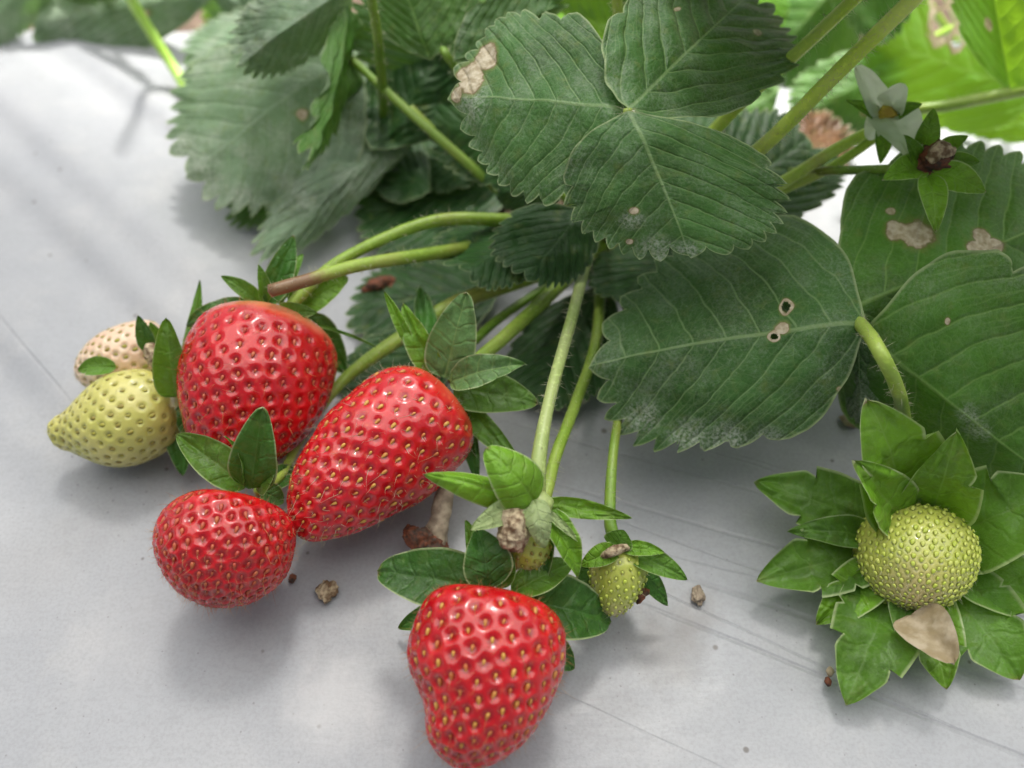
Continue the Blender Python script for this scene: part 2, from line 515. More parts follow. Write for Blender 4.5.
def leaflet(parent, base, tip, left, right, mat, res=1.0, sag=0.0, ruffle=1.0, curl=0.0, holes=(), dmg=(), dust=(), seed=0,
            pucker=.26, name='leaflet', tooth=.078, cut=None, label=None):
    """base, tip, left, right: (px,py,h) or world points; the blade is a ruled and puckered sheet through them.
    holes/dmg/dust: blobs (x, y, r) in blade coordinates"""
    B, T, Lp, Rp = [P(*q) if not isinstance(q, np.ndarray) else q for q in (base, tip, left, right)]
    nr, na = int(46 * res) + 6, int(300 * res) + 40
    c, tt, rr = leaf_outline(na, tooth, seed)
    s = np.linspace(0, 1, nr) ** .85
    s[0] = .004
    xy = c + s[:, None, None] * (rr[:, None] * np.stack([np.cos(tt), np.sin(tt)], 1))[None]
    x, y = xy[..., 0].ravel(), xy[..., 1].ravel()
    edge = np.repeat(s, na)
    ctr = np.mean([B, T, Lp, Rp], 0)
    nrm = unit(np.cross(Rp - Lp, T - B))
    if nrm[2] < 0: flipn = -nrm
    else: flipn = nrm
    Lh = np.linalg.norm(T - B)
    C = (B + T) / 2 + flipn * sag
    yy = y[:, None]
    Mv = (1 - yy) ** 2 * B + 2 * yy * (1 - yy) * C + yy ** 2 * T
    M6 = .25 * B + .5 * C + .25 * T
    SL, SR = (Lp - M6) / .5, (Rp - M6) / .5
    ax = np.abs(x)
    side = np.where((x < 0)[:, None], SL, SR)
    v = Mv + ax[:, None] * side
    ph = NV * (y - gx(ax))
    hgt = pucker * min(1.2, Lh / 42) * (np.abs(np.sin(np.pi * ph)) ** 1.3) * np.clip(ax / .05, 0, 1) * np.clip((1.02 - edge) / .2, .25, 1)
    hgt = hgt + curl * (ax / .47) ** 2 * Lh * .1
    q2 = np.stack([x, y, x * 0], 1) * 100
    hgt = hgt + ruffle * wob(q2, 55, seed + 3) * (.4 + edge)
    hgt = hgt + ruffle * .55 * wob(q2, 22, seed + 5, 2) * edge ** 3
    v = v + flipn * hgt[:, None]
    f = grid_faces(nr, na, True)
    if np.dot(np.cross(v[f[900, 1]] - v[f[900, 0]], v[f[900, 3]] - v[f[900, 0]]), flipn) < 0:
        f = f[:, ::-1]
    # centre fan
    v = np.vstack([v, v[:na].mean(0)])
    cen = len(v) - 1
    x = np.r_[x, 0]; y = np.r_[y, c[1]]; edge = np.r_[edge, 0]; ph = np.r_[ph, NV * c[1]]
    fan = np.stack([np.full(na, cen), np.arange(na), (np.arange(na) + 1) % na], 1)
    if np.dot(np.cross(v[fan[3, 1]] - v[fan[3, 0]], v[fan[3, 2]] - v[fan[3, 0]]), flipn) < 0:
        fan = fan[:, ::-1]
    dm = np.zeros(len(v)); dd = np.zeros(len(v))
    for (a, b, r_) in dmg:
        dm = np.maximum(dm, np.clip(1.25 - np.hypot(x - a, y - b) / r_, 0, 1))
    for (a, b, r_) in dust:
        dd = np.maximum(dd, np.clip(1.1 - np.hypot(x - a, y - b) / r_, 0, .8))
    dd = dd + .22 * np.clip((edge - .7) / .3, 0, 1) * (.5 + .5 * wob(np.stack([x, y, x * 0], 1) * 100, 30, seed + 9))
    keep = np.ones(len(f), bool)
    for (a, b, r_) in holes:
        dist = np.hypot((x - a), (y - b) * 1.15) + .25 * r_ * wob(np.stack([x, y, x * 0], 1) * 100, 6, seed + 8)
        dm = np.maximum(dm, np.clip(1.0 - (dist - r_) / (r_ * .8), 0, .8) * (dist > r_ * .6))
        keep &= ~(dist[f] < r_).all(1)
    f = f[keep]
    faces = f.tolist() + fan.tolist()
    o = mesh_obj(name, v, faces, mat, parent, attrs={'phase': ph, 'edge': edge, 'dmg': dm, 'dust': np.clip(dd, 0, 1)}, uv=np.stack([x, y], 1))
    if label: o['label'] = label
    return o


def sepal(parent, base, tip, width, mat, arch=.12, roll=0.0, cup=.18, lobes=0, name='sepal', twist=0, seed=0, brown=0, blunt=.0, side=0, label=None):
    """base, tip: (px,py,h); width in px at the middle of the sepal"""
    B, T = [P(*q) if not isinstance(q, np.ndarray) else q for q in (base, tip)]
    width = width * mmpx((B + T) / 2) * 1.16
    D = T - B
    L = np.linalg.norm(D)
    d = D / L
    view = unit(CAMP - (B + T) / 2)
    n0 = unit(view * .75 + A(0, 0, .6) - d * np.dot(view * .75 + A(0, 0, .6), d))
    s0 = np.cross(d, n0)
    ca, sa = math.cos(roll), math.sin(roll)
    n1, s1 = n0 * ca + s0 * sa, s0 * ca - n0 * sa
    nt, nu = 40, 17
    t = np.linspace(0, 1, nt)
    u = np.linspace(-1, 1, nu)
    w = np.sin(np.pi * np.clip(t, 0, 1) ** (.85 - blunt * .1)) ** (.66 - blunt * .16) * (1 - .22 * t) + .16 * (1 - t) ** 2
    w = w / w.max()
    w[-1] = .012
    wl, wr = w.copy(), w.copy()
    r = np.random.default_rng(seed + 40)
    tt = np.repeat(t[:, None], nu, 1); uu = np.repeat(u[None], nt, 0)
    half = width / 2
    ext = np.zeros((nt, nu))
    pos = B + D * tt[..., None] + n1 * (4 * arch * L * tt * (1 - tt))[..., None]
    wid = np.where(uu < 0, wl[:, None], wr[:, None])
    fwd = 0
    if lobes:
        # side lobes: a notch between the middle lobe and one lobe each side
        for sg in ((-1, 1) if lobes >= 2 else ((-1,) if seed % 2 else (1,))):
            t0 = r.uniform(.56, .70)
            saw = np.where(t < t0, 1 + .10 * (t / t0) ** 3, .74 + .30 * np.clip((t - t0) / .10, 0, 1))
            if lobes >= 3:
                t1 = t0 - .22
                saw = saw * np.where((t > t1) & (t < t1 + .03), .86, 1)
            wid = np.where((uu < 0) == (sg < 0), wid * saw[:, None], wid)
            fwd = fwd + np.where(((uu < 0) == (sg < 0)) & (tt < t0), np.clip((tt - t0 + .3) / .3, 0, 1) ** 2 * np.abs(uu) ** 3 * L * .06, 0)
    pos = pos + s1 * (uu * wid * half)[..., None]
    if lobes: pos = pos + d * fwd[..., None]
    pos = pos + n1 * (cup * half * 2 * (uu ** 2 - .3) * wid)[..., None] * 1.0
    pos = pos - n1 * (.08 * half * np.exp(-(uu / .12) ** 2) * (1 - tt))[..., None]
    if twist:
        pos = pos + n1 * (twist * half * uu * wid * tt)[..., None]
    if side:
        pos = pos + s1 * (side * L * 4 * tt * (1 - tt))[..., None]
    q2 = np.stack([uu * 50, tt * 100, uu * 0], -1)
    pos = pos + n1 * (.05 * L * wob(q2, 90, seed) + .022 * L * wob(q2, 35, seed + 1))[..., None]
    v = pos.reshape(-1, 3)
    f = grid_faces(nt, nu, False)
    k = (nt // 2) * (nu - 1) + nu // 2
    if np.dot(np.cross(v[f[k, 1]] - v[f[k, 0]], v[f[k, 3]] - v[f[k, 0]]), n1) < 0:
        f = f[:, ::-1]
    x, y = (uu * wid * half / L).ravel(), tt.ravel()
    ph = 5 * (y - .6 * np.abs(x))
    edge = np.maximum(np.abs(uu), 0).ravel() * .99 + .005
    edge = np.maximum(edge, np.clip((y - .9) * 10, 0, 1))
    dm = np.clip((.30 - y) / .3, 0, 1) * brown
    dm = np.maximum(dm, np.clip((y - .95) / .05, 0, 1) * .52)
    o = mesh_obj(name, v, f, mat, parent, attrs={'phase': ph, 'edge': edge, 'dmg': dm, 'dust': np.zeros(len(v))}, uv=np.stack([x, y], 1))
    if label: o['label'] = label
    return o


# ---------------------------------------------------------------- berries
PROF = {
    'conic': [(.06, 0), (.02, .25), (-.01, .5), (.03, .75), (.13, .93), (.28, 1), (.46, .97), (.64, .85), (.80, .66), (.92, .43), (.985, .20), (1, 0)],
    'heart': [(.07, 0), (.02, .25), (-.01, .5), (.02, .74), (.12, .93), (.28, 1), (.46, .97), (.64, .84), (.80, .62), (.92, .38), (.985, .17), (1, 0)],
    'round': [(.05, 0), (.01, .3), (0, .5), (.05, .75), (.17, .93), (.36, 1), (.56, .97), (.74, .82), (.88, .58), (.96, .34), (.995, .14), (1, 0)],
    'plump': [(.05, 0), (.01, .3), (0, .52), (.04, .77), (.14, .94), (.30, 1), (.48, .97), (.64, .86), (.78, .68), (.89, .46), (.97, .2), (1, 0)],
    'nipple': [(.03, 0), (.01, .3), (.03, .55), (.12, .82), (.27, .98), (.42, 1), (.57, .90), (.69, .74), (.79, .57), (.86, .45), (.91, .40), (.96, .32), (.993, .17), (1, 0)],
}


def berry_body(parent, base, tip, R, prof, mat, seedmat, nseed, k2=1.0, dimple=.6, dimr=1.0, seedsize=(.64, .33, .28), bend=(0, 0, 0),
               lumps=.35, pale=None, seedout=.0, hair=1.9, seed=0, hairmat=None, nr=230, nc=330, seedfrom=.06, flesh_label=None, bite=None):
    """base (calyx end) and tip: (px,py,h); R: radius in px; k2 scales the radius across the view"""
    B, T = [P(*q) if not isinstance(q, np.ndarray) else q for q in (base, tip)]
    ctr = (B + T) / 2
    R = R * mmpx(ctr)
    D = T - B
    L = np.linalg.norm(D)
    d = D / L
    view = unit(CAMP - ctr)
    e2 = unit(view - d * np.dot(view, d))          # towards the camera
    e1 = np.cross(d, e2)                           # across the picture
    pr = np.array(PROF[prof])
    cv = resample(catmull(pr * [L, R], 400), nr)
    cv[:, 1] = np.maximum(cv[:, 1], 0)
    z, r = cv[:, 0], cv[:, 1]
    bend = np.array([P(*bend) - ctr if False else bend], float)[0]

    def place(z, r, th, lump=True):
        tz = z / L
        c = B + d * z[..., None] + (e1 * bend[0] + e2 * bend[1]) * (4 * tz * (1 - tz))[..., None] * 1.0
        rad = e1 * np.cos(th)[..., None] + e2 * (np.sin(th) * k2)[..., None]
        p = c + rad * r[..., None]
        if lump:
            p = p + unit(rad) * (lumps * wob(p, 26, seed + 1, 2) * np.clip(r / R * 2, 0, 1))[..., None]
            if bite is not None:                   # a shallow constriction on one side: (z, theta, width, depth)
                bz, bt, bw, bd = bite
                g = np.exp(-((tz - bz) / bw) ** 2) * np.clip(np.cos(th - bt), 0, 1) ** 1.5
                p = p - unit(rad) * (bd * R * g)[..., None]
        return p
    th = np.linspace(0, 2 * np.pi, nc, endpoint=False)
    Z, TH = np.repeat(z[:, None], nc, 1), np.repeat(th[None], nr, 0)
    Rr = np.repeat(r[:, None], nc, 1)
    g = place(Z, Rr, TH)
    gu = np.roll(g, -1, 1) - np.roll(g, 1, 1)
    gv = np.gradient(g, axis=0)
    nm = unit(np.cross(gv, gu))
    cen = B + d * L * .5
    if np.sum(nm[nr // 2, 0] * (g[nr // 2, 0] - cen)) < 0: nm = -nm
    nm[0], nm[-1] = -d, d
    # seeds by area along a golden spiral
    ds = np.r_[0, np.linalg.norm(np.diff(cv, axis=0), axis=1)]
    cum = np.cumsum(ds * (r + .10 * R) * (1 + .7 * (z / L) ** 2))
    f0 = np.interp(np.interp(seedfrom, [0, 1], [0, 1]) * L, z[np.argmax(r > .55 * R):], cum[np.argmax(r > .55 * R):]) / cum[-1]
    rg = np.random.default_rng(seed + 5)
    fr = f0 + (1 - f0) * ((np.arange(nseed) + .5) / nseed)
    sz = np.interp(fr * cum[-1], cum, np.arange(nr))
    szi = sz.astype(int); szf = sz - szi
    zi = z[szi] * (1 - szf) + z[np.minimum(szi + 1, nr - 1)] * szf
    ri = r[szi] * (1 - szf) + r[np.minimum(szi + 1, nr - 1)] * szf
    ti = np.arange(nseed) * 2.399963 + rg.normal(size=nseed) * .05 / np.maximum(ri / R, .3)
    zi = zi + rg.normal(size=nseed) * .16
    sp = place(zi, ri, ti)
    # even the spacing out: push neighbours apart along the skin
    r0 = max(1, int(szi.min()) - 2)
    cg, cn = g[r0:-1:3, ::3].reshape(-1, 3), nm[r0:-1:3, ::3].reshape(-1, 3)
    area = (ds[szi.min():] * r[szi.min():] * 2 * np.pi).sum()
    h0 = math.sqrt(area / nseed) * 1.15
    cr, ct = np.repeat(r[r0:-1:3], len(range(0, nc, 3))), None
    for it in range(7):
        df = sp[:, None] - sp[None]
        dq = np.sqrt((df ** 2).sum(-1)) + 1e-6
        wgt = np.clip(1 - dq / h0, 0, 1) ** 1.0
        np.fill_diagonal(wgt, 0)
        mv = (df / dq[..., None] * wgt[..., None]).sum(1) * h0 * .35
        sp = sp + mv + rg.normal(size=sp.shape) * .03
        dd = ((cg[None] - sp[:, None]) ** 2).sum(-1) if nseed * len(cg) < 6e6 else None
        if dd is None:
            ix = np.array([np.argmin(((cg - q) ** 2).sum(1)) for q in sp])
        else:
            ix = dd.argmin(1)
        sn = cn[ix]
        sp = sp - sn * ((sp - cg[ix]) * sn).sum(1)[:, None]
    ri = cr[ix]
    # pits
    V = g.reshape(-1, 3); N = nm.reshape(-1, 3)
    dmin = np.full(len(V), 1e9); d2 = np.full(len(V), 1e9)
    sr = rg.uniform(.78, 1.15, nseed); sdp = rg.uniform(.45, 1.1, nseed); amp = np.zeros(len(V))
    for a in range(0, len(V), 8000):
        dd = np.sqrt(((V[a:a + 8000, None] - sp[None]) ** 2).sum(-1)) / sr[None]
        amp[a:a + 8000] = sdp[dd.argmin(1)]
        pt = np.partition(dd, 1, axis=1)
        dmin[a:a + 8000] = pt[:, 0]; d2[a:a + 8000] = pt[:, 1]
    pit = np.exp(-(dmin / dimr) ** 2.6)
    pillow = np.clip((d2 - dmin) / (2.0 * dimr), 0, 1)
    disp = -dimple * pit * amp + .05 * dimple * np.exp(-((dmin - dimr * 1.35) / (.5 * dimr)) ** 2)
    V2 = V + N * disp[:, None]
    f = grid_faces(nr, nc, True)
    if np.dot(np.cross(V2[f[nr // 2 * nc, 1]] - V2[f[nr // 2 * nc, 0]], V2[f[nr // 2 * nc, 3]] - V2[f[nr // 2 * nc, 0]]), N[nr // 2 * nc]) < 0:
        f = f[:, ::-1]
    tz = (Z / L).ravel()
    pa = np.zeros(len(V))
    if pale is not None:
        z0, z1, amt = pale
        pa = np.clip((z1 - tz) / (z1 - z0), 0, 1) * amt

    if mat is M['flesh_green']:
        pa = np.clip((tz - .55) / .45, 0, 1) * .75
    body = mesh_obj('flesh', V2, f, mat, parent, attrs={'pit': pit, 'pale': pa})
    if flesh_label: body['label'] = flesh_label
    # seeds: little teardrops lying in the pits, each with the thread of its dried style
    a_, b_, c_ = seedsize
    us, ws = 7, 8
    ph = np.linspace(0, np.pi, us)
    la = np.linspace(0, 2 * np.pi, ws, endpoint=False)
    sx = -np.cos(ph)[:, None] * np.ones(ws) * a_
    taper = (1 - .35 * (-np.cos(ph)))[:, None]
    sy = np.sin(ph)[:, None] * np.cos(la) * b_ * taper
    szz = np.sin(ph)[:, None] * np.sin(la) * c_ * taper
    tang = unit(d - sn * (sn @ d)[:, None] + rg.normal(size=sn.shape) * .12)
    tang = unit(tang - sn * (tang * sn).sum(1)[:, None])
    bi = np.cross(sn, tang)
    scl = rg.uniform(.62, 1.15, nseed)[:, None, None, None] * (np.clip(.6 + .4 * (ri / R), 0, 1)[:, None, None, None])
    ctrs = sp + sn * (-dimple * .78 + seedout + .05)[..., None] if np.ndim(seedout) else sp + sn * (-dimple * .80 * sdp[:, None] + seedout)
    sv = ctrs[:, None, None] + scl * (sx[None, ..., None] * tang[:, None, None] + sy[None, ..., None] * bi[:, None, None] + szz[None, ..., None] * sn[:, None, None])
    sf = grid_faces(us, ws, True)
    allf = (np.arange(nseed)[:, None, None] * us * ws + sf[None]).reshape(-1, 4).tolist()
    sv = sv.reshape(-1, 3)
    n1 = len(allf)
    mi = [0] * n1
    nn = len(sv)
    hv, hf = hair_geo(np.repeat(ctrs, 1, 0) + tang * a_ * .6, sn * .8 + tang * .7, hair, .042, rg, .35)
    # short down on the skin as well
    pick = rg.integers(nc * 6, len(V) - nc * 3, int(nseed * 2.2))
    hv2, hf2 = hair_geo(V2[pick], N[pick], hair * .55, .032, rg, .3)
    fs = allf + [[a + nn for a in q] for q in hf] + [[a + nn + len(hv) for a in q] for q in hf2]
    mi += [1] * (len(hf) + len(hf2))
    tag(mesh_obj('seeds', np.vstack([sv, hv, hv2]), fs, [seedmat, hairmat or M['hair']], parent, midx=mi), kind='stuff')
    return body


def crumple(name, pts_px, thick, mat, parent=None, origin=None, seed=0, n=12, lump=.35):
    """an irregular dry lump: thick tube with strong lumps"""
    w = np.array([P(*p) for p in pts_px])
    v, f, *_ = tube_geo(w, thick, 30, samples=40, seed=seed, lump=0)
    c = w.mean(0)
    v = v + unit(v - c) * (np.mean(thick) * lump * (wob(v, 3.5, seed, 3) + .9 * np.abs(wob(v, 1.6, seed + 3, 3)) - .3))[:, None]
    return mesh_obj(name, v, f, mat, parent, origin=origin)


# ================================================================ the setting
def film():
    xs = np.r_[np.linspace(-900, -200, 60)[:-1], np.linspace(-200, 230, 330), np.linspace(230, 900, 60)[1:]]
    ye = 258.0
    ys = np.r_[np.linspace(-500, -20, 40)[:-1], np.linspace(-20, ye - 6, 250), np.linspace(ye - 6, ye + 40, 60)[1:]]
    X, Y = np.meshgrid(xs, ys)
    Z = np.zeros_like(X)
    p = np.stack([X, Y, X * 0], -1)
    edge = np.clip((Y - ye + 0 + .03 * X) / 60, 0, 1.5)
    Z -= 70 * edge ** 1.7
    # soft folds pulled across the film on the left, small dents everywhere
    fa, fb = P(30, 235, 0), P(170, 370, 0)
    ang = math.atan2(fb[1] - fa[1], fb[0] - fa[0])
    q = -X * math.sin(ang) + Y * math.cos(ang) + 1.5 * wob(p, 70, 33)
    lf = 1 / (1 + np.exp((X + 25) / 14))
    Z += lf * (.62 * np.sin(q / 2.3) * (.6 + .4 * np.sin(q / 7 + 1)) + .9 * np.sin(q / 6.1 + X / 60)) * np.clip((Y - 70) / 60, 0, 1)
    Z += .5 * wob(p, 60, 31) + .20 * wob(p, 18, 32)
    # the film sinks a little towards the planting hole
    Z -= 3.0 * np.exp(-(((X - 22) / 26) ** 2 + ((Y - 175) / 22) ** 2))
    v = np.stack([X, Y, Z - .9], -1).reshape(-1, 3)
    f = grid_faces(len(ys), len(xs), False)
    t = NT('mulch_film')
    pos = t.pos()
    c = t.mix(t.ss(t.noise(pos, 22, 4), .3, .7), (.34, .355, .380), (.40, .412, .432))
    # dusty veil and dried water marks
    c = t.mix(t.math('MULTIPLY', t.ss(t.noise(pos, 55, 5, .65), .5, .72), .20), c, (.56, .55, .53))
    c = t.mix(t.math('MULTIPLY', t.ss(t.noise(pos, 1600, 2, .6), .35, .75), .30), c, (.24, .24, .25))
    # specks of soil
    vr = t.n('ShaderNodeTexVoronoi', {'Vector': pos, 'Scale': 130.0, 'Randomness': 1.0})
    sp_ = t.ss(t.math('ADD', vr.outputs['Distance'], t.math('MULTIPLY', t.noise(pos, 60, 2), .16)), .155, .11)
    c = t.mix(t.math('MULTIPLY', sp_, .75), c, (.10, .085, .07))
    vr2 = t.n('ShaderNodeTexVoronoi', {'Vector': pos, 'Scale': 420.0, 'Randomness': 1.0})
    sp2 = t.ss(t.math('ADD', vr2.outputs['Distance'], t.math('MULTIPLY', t.noise(pos, 45, 2), .30)), .24, .18)
    c = t.mix(t.math('MULTIPLY', sp2, .5), c, (.16, .15, .14))
    # soil stains
    for (px, py, rr, am) in ((668, 640, 11, .45), (560, 470, 6, .2), (250, 640, 10, .15), (320, 690, 8, -.2), (30, 560, 14, .12), (700, 610, 7, .3), (335, 700, 12, -.35), (120, 640, 16, -.15), (790, 640, 12, .12), (90, 520, 10, .1), (610, 700, 9, .12)):
        w0 = P(px, py, 0) * MM
        dv = t.n('ShaderNodeVectorMath', {0: pos, 1: tuple(w0)}, operation='DISTANCE').outputs['Value']
        dn = t.math('ADD', dv, t.math('MULTIPLY', t.math('SUBTRACT', t.noise(pos, 260, 4), .5), .010))
        c = t.mix(t.math('MULTIPLY', t.ss(dn, rr * MM, rr * .15 * MM), abs(am)), c, (.20, .185, .17) if am > 0 else (.60, .60, .60))
    # long creases: straight scratches pressed into the film
    h = 0.0
    linesum = None
    lines = [((575, 438), (700, 474), .5, 1), ((575, 486), (700, 522), .55, 1), ((640, 525), (1000, 655), .35, .7), ((740, 592), (1023, 688), .75, 1),
             ((740, 640), (940, 720), .55, 1), ((620, 420), (860, 500), .35, .6), ((600, 560), (1000, 745), .3, .5), ((560, 400), (760, 462), .3, .5),
             ((0, 318), (62, 392), .45, .8), ((560, 690), (900, 850), .3, .35), ((700, 560), (1010, 640), .25, .5)]
    sepn = t.n('ShaderNodeSeparateXYZ', {0: pos})
    for (a, b, wd, st) in lines:
        a3, b3 = P(*a, 0) * MM, P(*b, 0) * MM
        dd = unit(b3 - a3); nx, ny = -dd[1], dd[0]
        off = nx * a3[0] + ny * a3[1]
        val = t.math('ADD', t.math('MULTIPLY', sepn.outputs[0], float(nx)), t.math('MULTIPLY', sepn.outputs[1], float(ny)))
        val = t.math('ADD', val, t.math('MULTIPLY', t.math('SUBTRACT', t.noise(pos, 14, 2), .5), .0022))
        dist = t.math('ABSOLUTE', t.math('SUBTRACT', val, float(off)))
        ln = t.math('MULTIPLY', t.ss(dist, wd * MM * 1.2, 0), st)
        # lines keep to their part of the bed
        al = t.math('ADD', t.math('MULTIPLY', sepn.outputs[0], float(dd[0])), t.math('MULTIPLY', sepn.outputs[1], float(dd[1])))
        a0 = float(dd[0] * a3[0] + dd[1] * a3[1]); a1 = float(dd[0] * b3[0] + dd[1] * b3[1])
        ln = t.math('MULTIPLY', ln, t.ss(al, a0 - .03, a0 + .004))
        if a[0] < 100: ln = t.math('MULTIPLY', ln, t.ss(al, a1 + .012, a1 - .004))
        linesum = ln if linesum is None else t.math('MAXIMUM', linesum, ln)
    c = t.mix(t.math('MULTIPLY', linesum, .16), c, (.20, .20, .21))
    h = t.math('ADD', t.math('MULTIPLY', linesum, -.55), t.math('MULTIPLY', t.noise(pos, 260, 4, .6), .5))
    nb = t.bump(h, .00045, .7)
    nb = t.bump(t.noise(t.n('ShaderNodeMapping', {'Vector': pos, 'Rotation': (0, 0, .55), 'Scale': (.18, 1, 1)}).outputs[0], 420, 3), .0002, .5, nb)
    pr = t.n('ShaderNodeBsdfPrincipled', {'Base Color': c, 'Roughness': t.ss(t.noise(pos, 120, 4), .2, .8, .36, .52), 'Normal': nb})
    pr.inputs['Specular IOR Level'].default_value = .5
    t.t.links.new(pr.outputs[0], t.out.inputs[0])
    o = mesh_obj('mulch_film', v, f, t.m)
    tag(o, 'grey plastic mulch film stretched over the raised bed', 'plastic film', kind='structure')


def soil():
    xs = np.r_[-20000, -4000, np.linspace(-900, 900, 150), 4000, 20000]
    ys = np.r_[-20000, -3000, np.linspace(-400, 1200, 150), 4000, 20000]
    X, Y = np.meshgrid(xs, ys)
    p = np.stack([X, Y, X * 0], -1)
    near = np.exp(-(np.hypot(X, Y - 400) / 1200) ** 2)
    Z = -72 + near * (6 * wob(p, 160, 41, 4) + 3 * wob(p, 40, 42, 3))
    t = NT('soil')
    pos = t.pos()
    c = t.mix(t.ss(t.noise(pos, 60, 5, .65), .3, .7), (.10, .065, .042), (.26, .185, .13))
    c = t.mix(t.ss(t.noise(pos, 12, 3), .5, .7), c, (.30, .24, .18))
    pr = t.n('ShaderNodeBsdfPrincipled', {'Base Color': c, 'Roughness': .9, 'Normal': t.bump(t.noise(pos, 160, 6, .7), .008, 1)})
    t.t.links.new(pr.outputs[0], t.out.inputs[0])
    o = mesh_obj('ground', np.stack([X, Y, Z], -1).reshape(-1, 3), grid_faces(len(ys), len(xs), False), t.m)
    tag(o, 'brown crumbly soil of the furrow behind the bed', 'soil', kind='structure')


film()
soil()


def hole_soil():  # soil of the planting hole, dark to deepen the shade under the canopy
    n, m_ = 60, 160
    c = P(600, 178, 0)
    rr = np.linspace(0, 1, n)[:, None]; la = np.linspace(0, 2 * np.pi, m_, endpoint=False)[None]
    u = np.stack([rr * np.cos(la), rr * np.sin(la), rr * 0 + la * 0], -1)
    v = c + u * A(52, 34, 0) * (1 + .12 * wob(u * 10, 9, 71, 3) * rr)[..., None]
    v[..., 2] = 2.5 * (1 - rr ** 3) + (1.2 * wob(v, 16, 72, 4) + .8 * np.abs(wob(v, 5, 73, 3))) * (1 - rr ** 4) - 1.6 * (rr ** 8)
    t = NT('hole_soil')
    pos = t.pos()
    cc = t.mix(t.ss(t.noise(pos, 300, 5, .7), .3, .7), (.045, .028, .018), (.16, .11, .07))
    pr = t.n('ShaderNodeBsdfPrincipled', {'Base Color': cc, 'Roughness': .95, 'Normal': t.bump(t.noise(pos, 700, 5, .7), .001, 1)})
    t.t.links.new(pr.outputs[0], t.out.inputs[0])
    o = mesh_obj('planting_soil', v.reshape(-1, 3), grid_faces(n, m_, True), t.m)
    tag(o, 'dark soil in the planting hole, added to deepen the shade under the plant', 'soil', kind='structure')


hole_soil()


def shade_sheet():  # added above the view to diffuse the sun over the foreground
    """an added translucent sheet out of view, shading the front and softening its light"""
    xs = np.linspace(-700, 1000, 60); ys = np.linspace(-120, 603, 40)
    X, Y = np.meshgrid(xs, ys)
    Z = 700 + 6 * wob(np.stack([X, Y, X * 0], -1), 300, 61) - 25 * np.cos(X / 300)
    Y = Y + (Y > 560) * (60 / (1 + np.exp((X + 60) / 25)) - 26 / (1 + np.exp(-(X - 75) / 20)))
    Y = Y + (Y > 590) * 16 * wob(np.stack([X, X * 0, X * 0], -1), 120, 62)
    t = NT('diffuser_sheet')
    df = t.n('ShaderNodeBsdfDiffuse', {'Color': (.7, .7, .7)})
    tr = t.n('ShaderNodeBsdfTranslucent', {'Color': (.86, .87, .86)})
    mx = t.n('ShaderNodeMixShader', {0: .72})
    t.t.links.new(df.outputs[0], mx.inputs[1]); t.t.links.new(tr.outputs[0], mx.inputs[2])
    tp = t.n('ShaderNodeBsdfTransparent')
    m2 = t.n('ShaderNodeMixShader', {0: .085})
    t.t.links.new(mx.outputs[0], m2.inputs[1]); t.t.links.new(tp.outputs[0], m2.inputs[2])
    t.t.links.new(m2.outputs[0], t.out.inputs[0])
    o = mesh_obj('added_diffuser_sheet', np.stack([X, Y, Z], -1).reshape(-1, 3), grid_faces(40, 60, False), t.m, origin=A(0, 300, 700))
    tag(o, 'added unseen translucent sheet above the bed that softens the sunlight', 'sheet')


shade_sheet()

# ================================================================ strawberry plants
def leaf(plant, label=None):
    e = empty('leaf', None, plant)
    if label: e['label'] = label
    return e


main = empty('strawberry_plant', P(600, 232, 0))
tag(main, 'leafy strawberry plant in the middle with three-part toothed leaves', 'plant')

# woody crown of the plant
cr0 = P(603, 240, 0)
v, f, *_ = tube_geo([cr0 + A(0, 6, -6), cr0 + A(0, 5, 2), cr0 + A(1, 5, 9), cr0 + A(2, 6, 14)], [8, 8.5, 6.5, 3], 20, samples=24, seed=4, lump=.18)
mesh_obj('crown', v, f, M['wither_dark'], main)

# leaf A, the sharp one at the top
LA = leaf(main)
leaflet(LA, (627, 109, 66), (456, 98, 58), (552, 202, 52), (548, 12, 66), M['leaf'], 1.5, sag=2.5, seed=1, dmg=[(.10, .92, .10), (.22, .84, .085), (.02, 1.0, .05)], dust=[(0, .9, .15)])
leaflet(LA, (628, 110, 67), (688, 252, 50), (781, 180, 56), (566, 200, 54), M['leaf'], 1.6, sag=4, seed=2, dust=[(.15, .95, .13), (.22, .72, .08), (.0, .98, .08)], dmg=[(.19, .66, .032), (.27, .86, .024)])
leaflet(LA, (629, 108, 67), (752, -8, 60), (628, 0, 70), (778, 86, 56), M['leaf'], 1.4, sag=2, seed=3, dmg=[(.2, .74, .03), (-.25, .6, .022)])
stem('leaf_stalk', [P(603, 236, 8), P(620, 190, 38), P(627, 130, 62), P(628, 109, 66.5)], [1.2, 1.0, .9, .8], M['stem'], LA, hairs=6)

# leaf B, the broad one in the middle right
LB = leaf(main)
leaflet(LB, (866, 323, 38), (596, 364, 26), (742, 444, 22), (752, 205, 38), M['leaf'], 1.9, sag=5, curl=-.6, seed=4, ruffle=.9,
        holes=[(-.02, .33, .018), (.085, .30, .022)], dust=[(-.46, .55, .09), (-.42, .70, .10), (-.30, .86, .09), (-.47, .4, .07)], dmg=[(.012, .30, .03), (-.28, .12, .018)])
stem('leaf_stalk', [P(606, 244, 8), P(700, 262, 14), P(800, 290, 26), P(860, 322, 37.5)], [1.3, 1.1, 1, .9], M['stem'], LB, hairs=5)

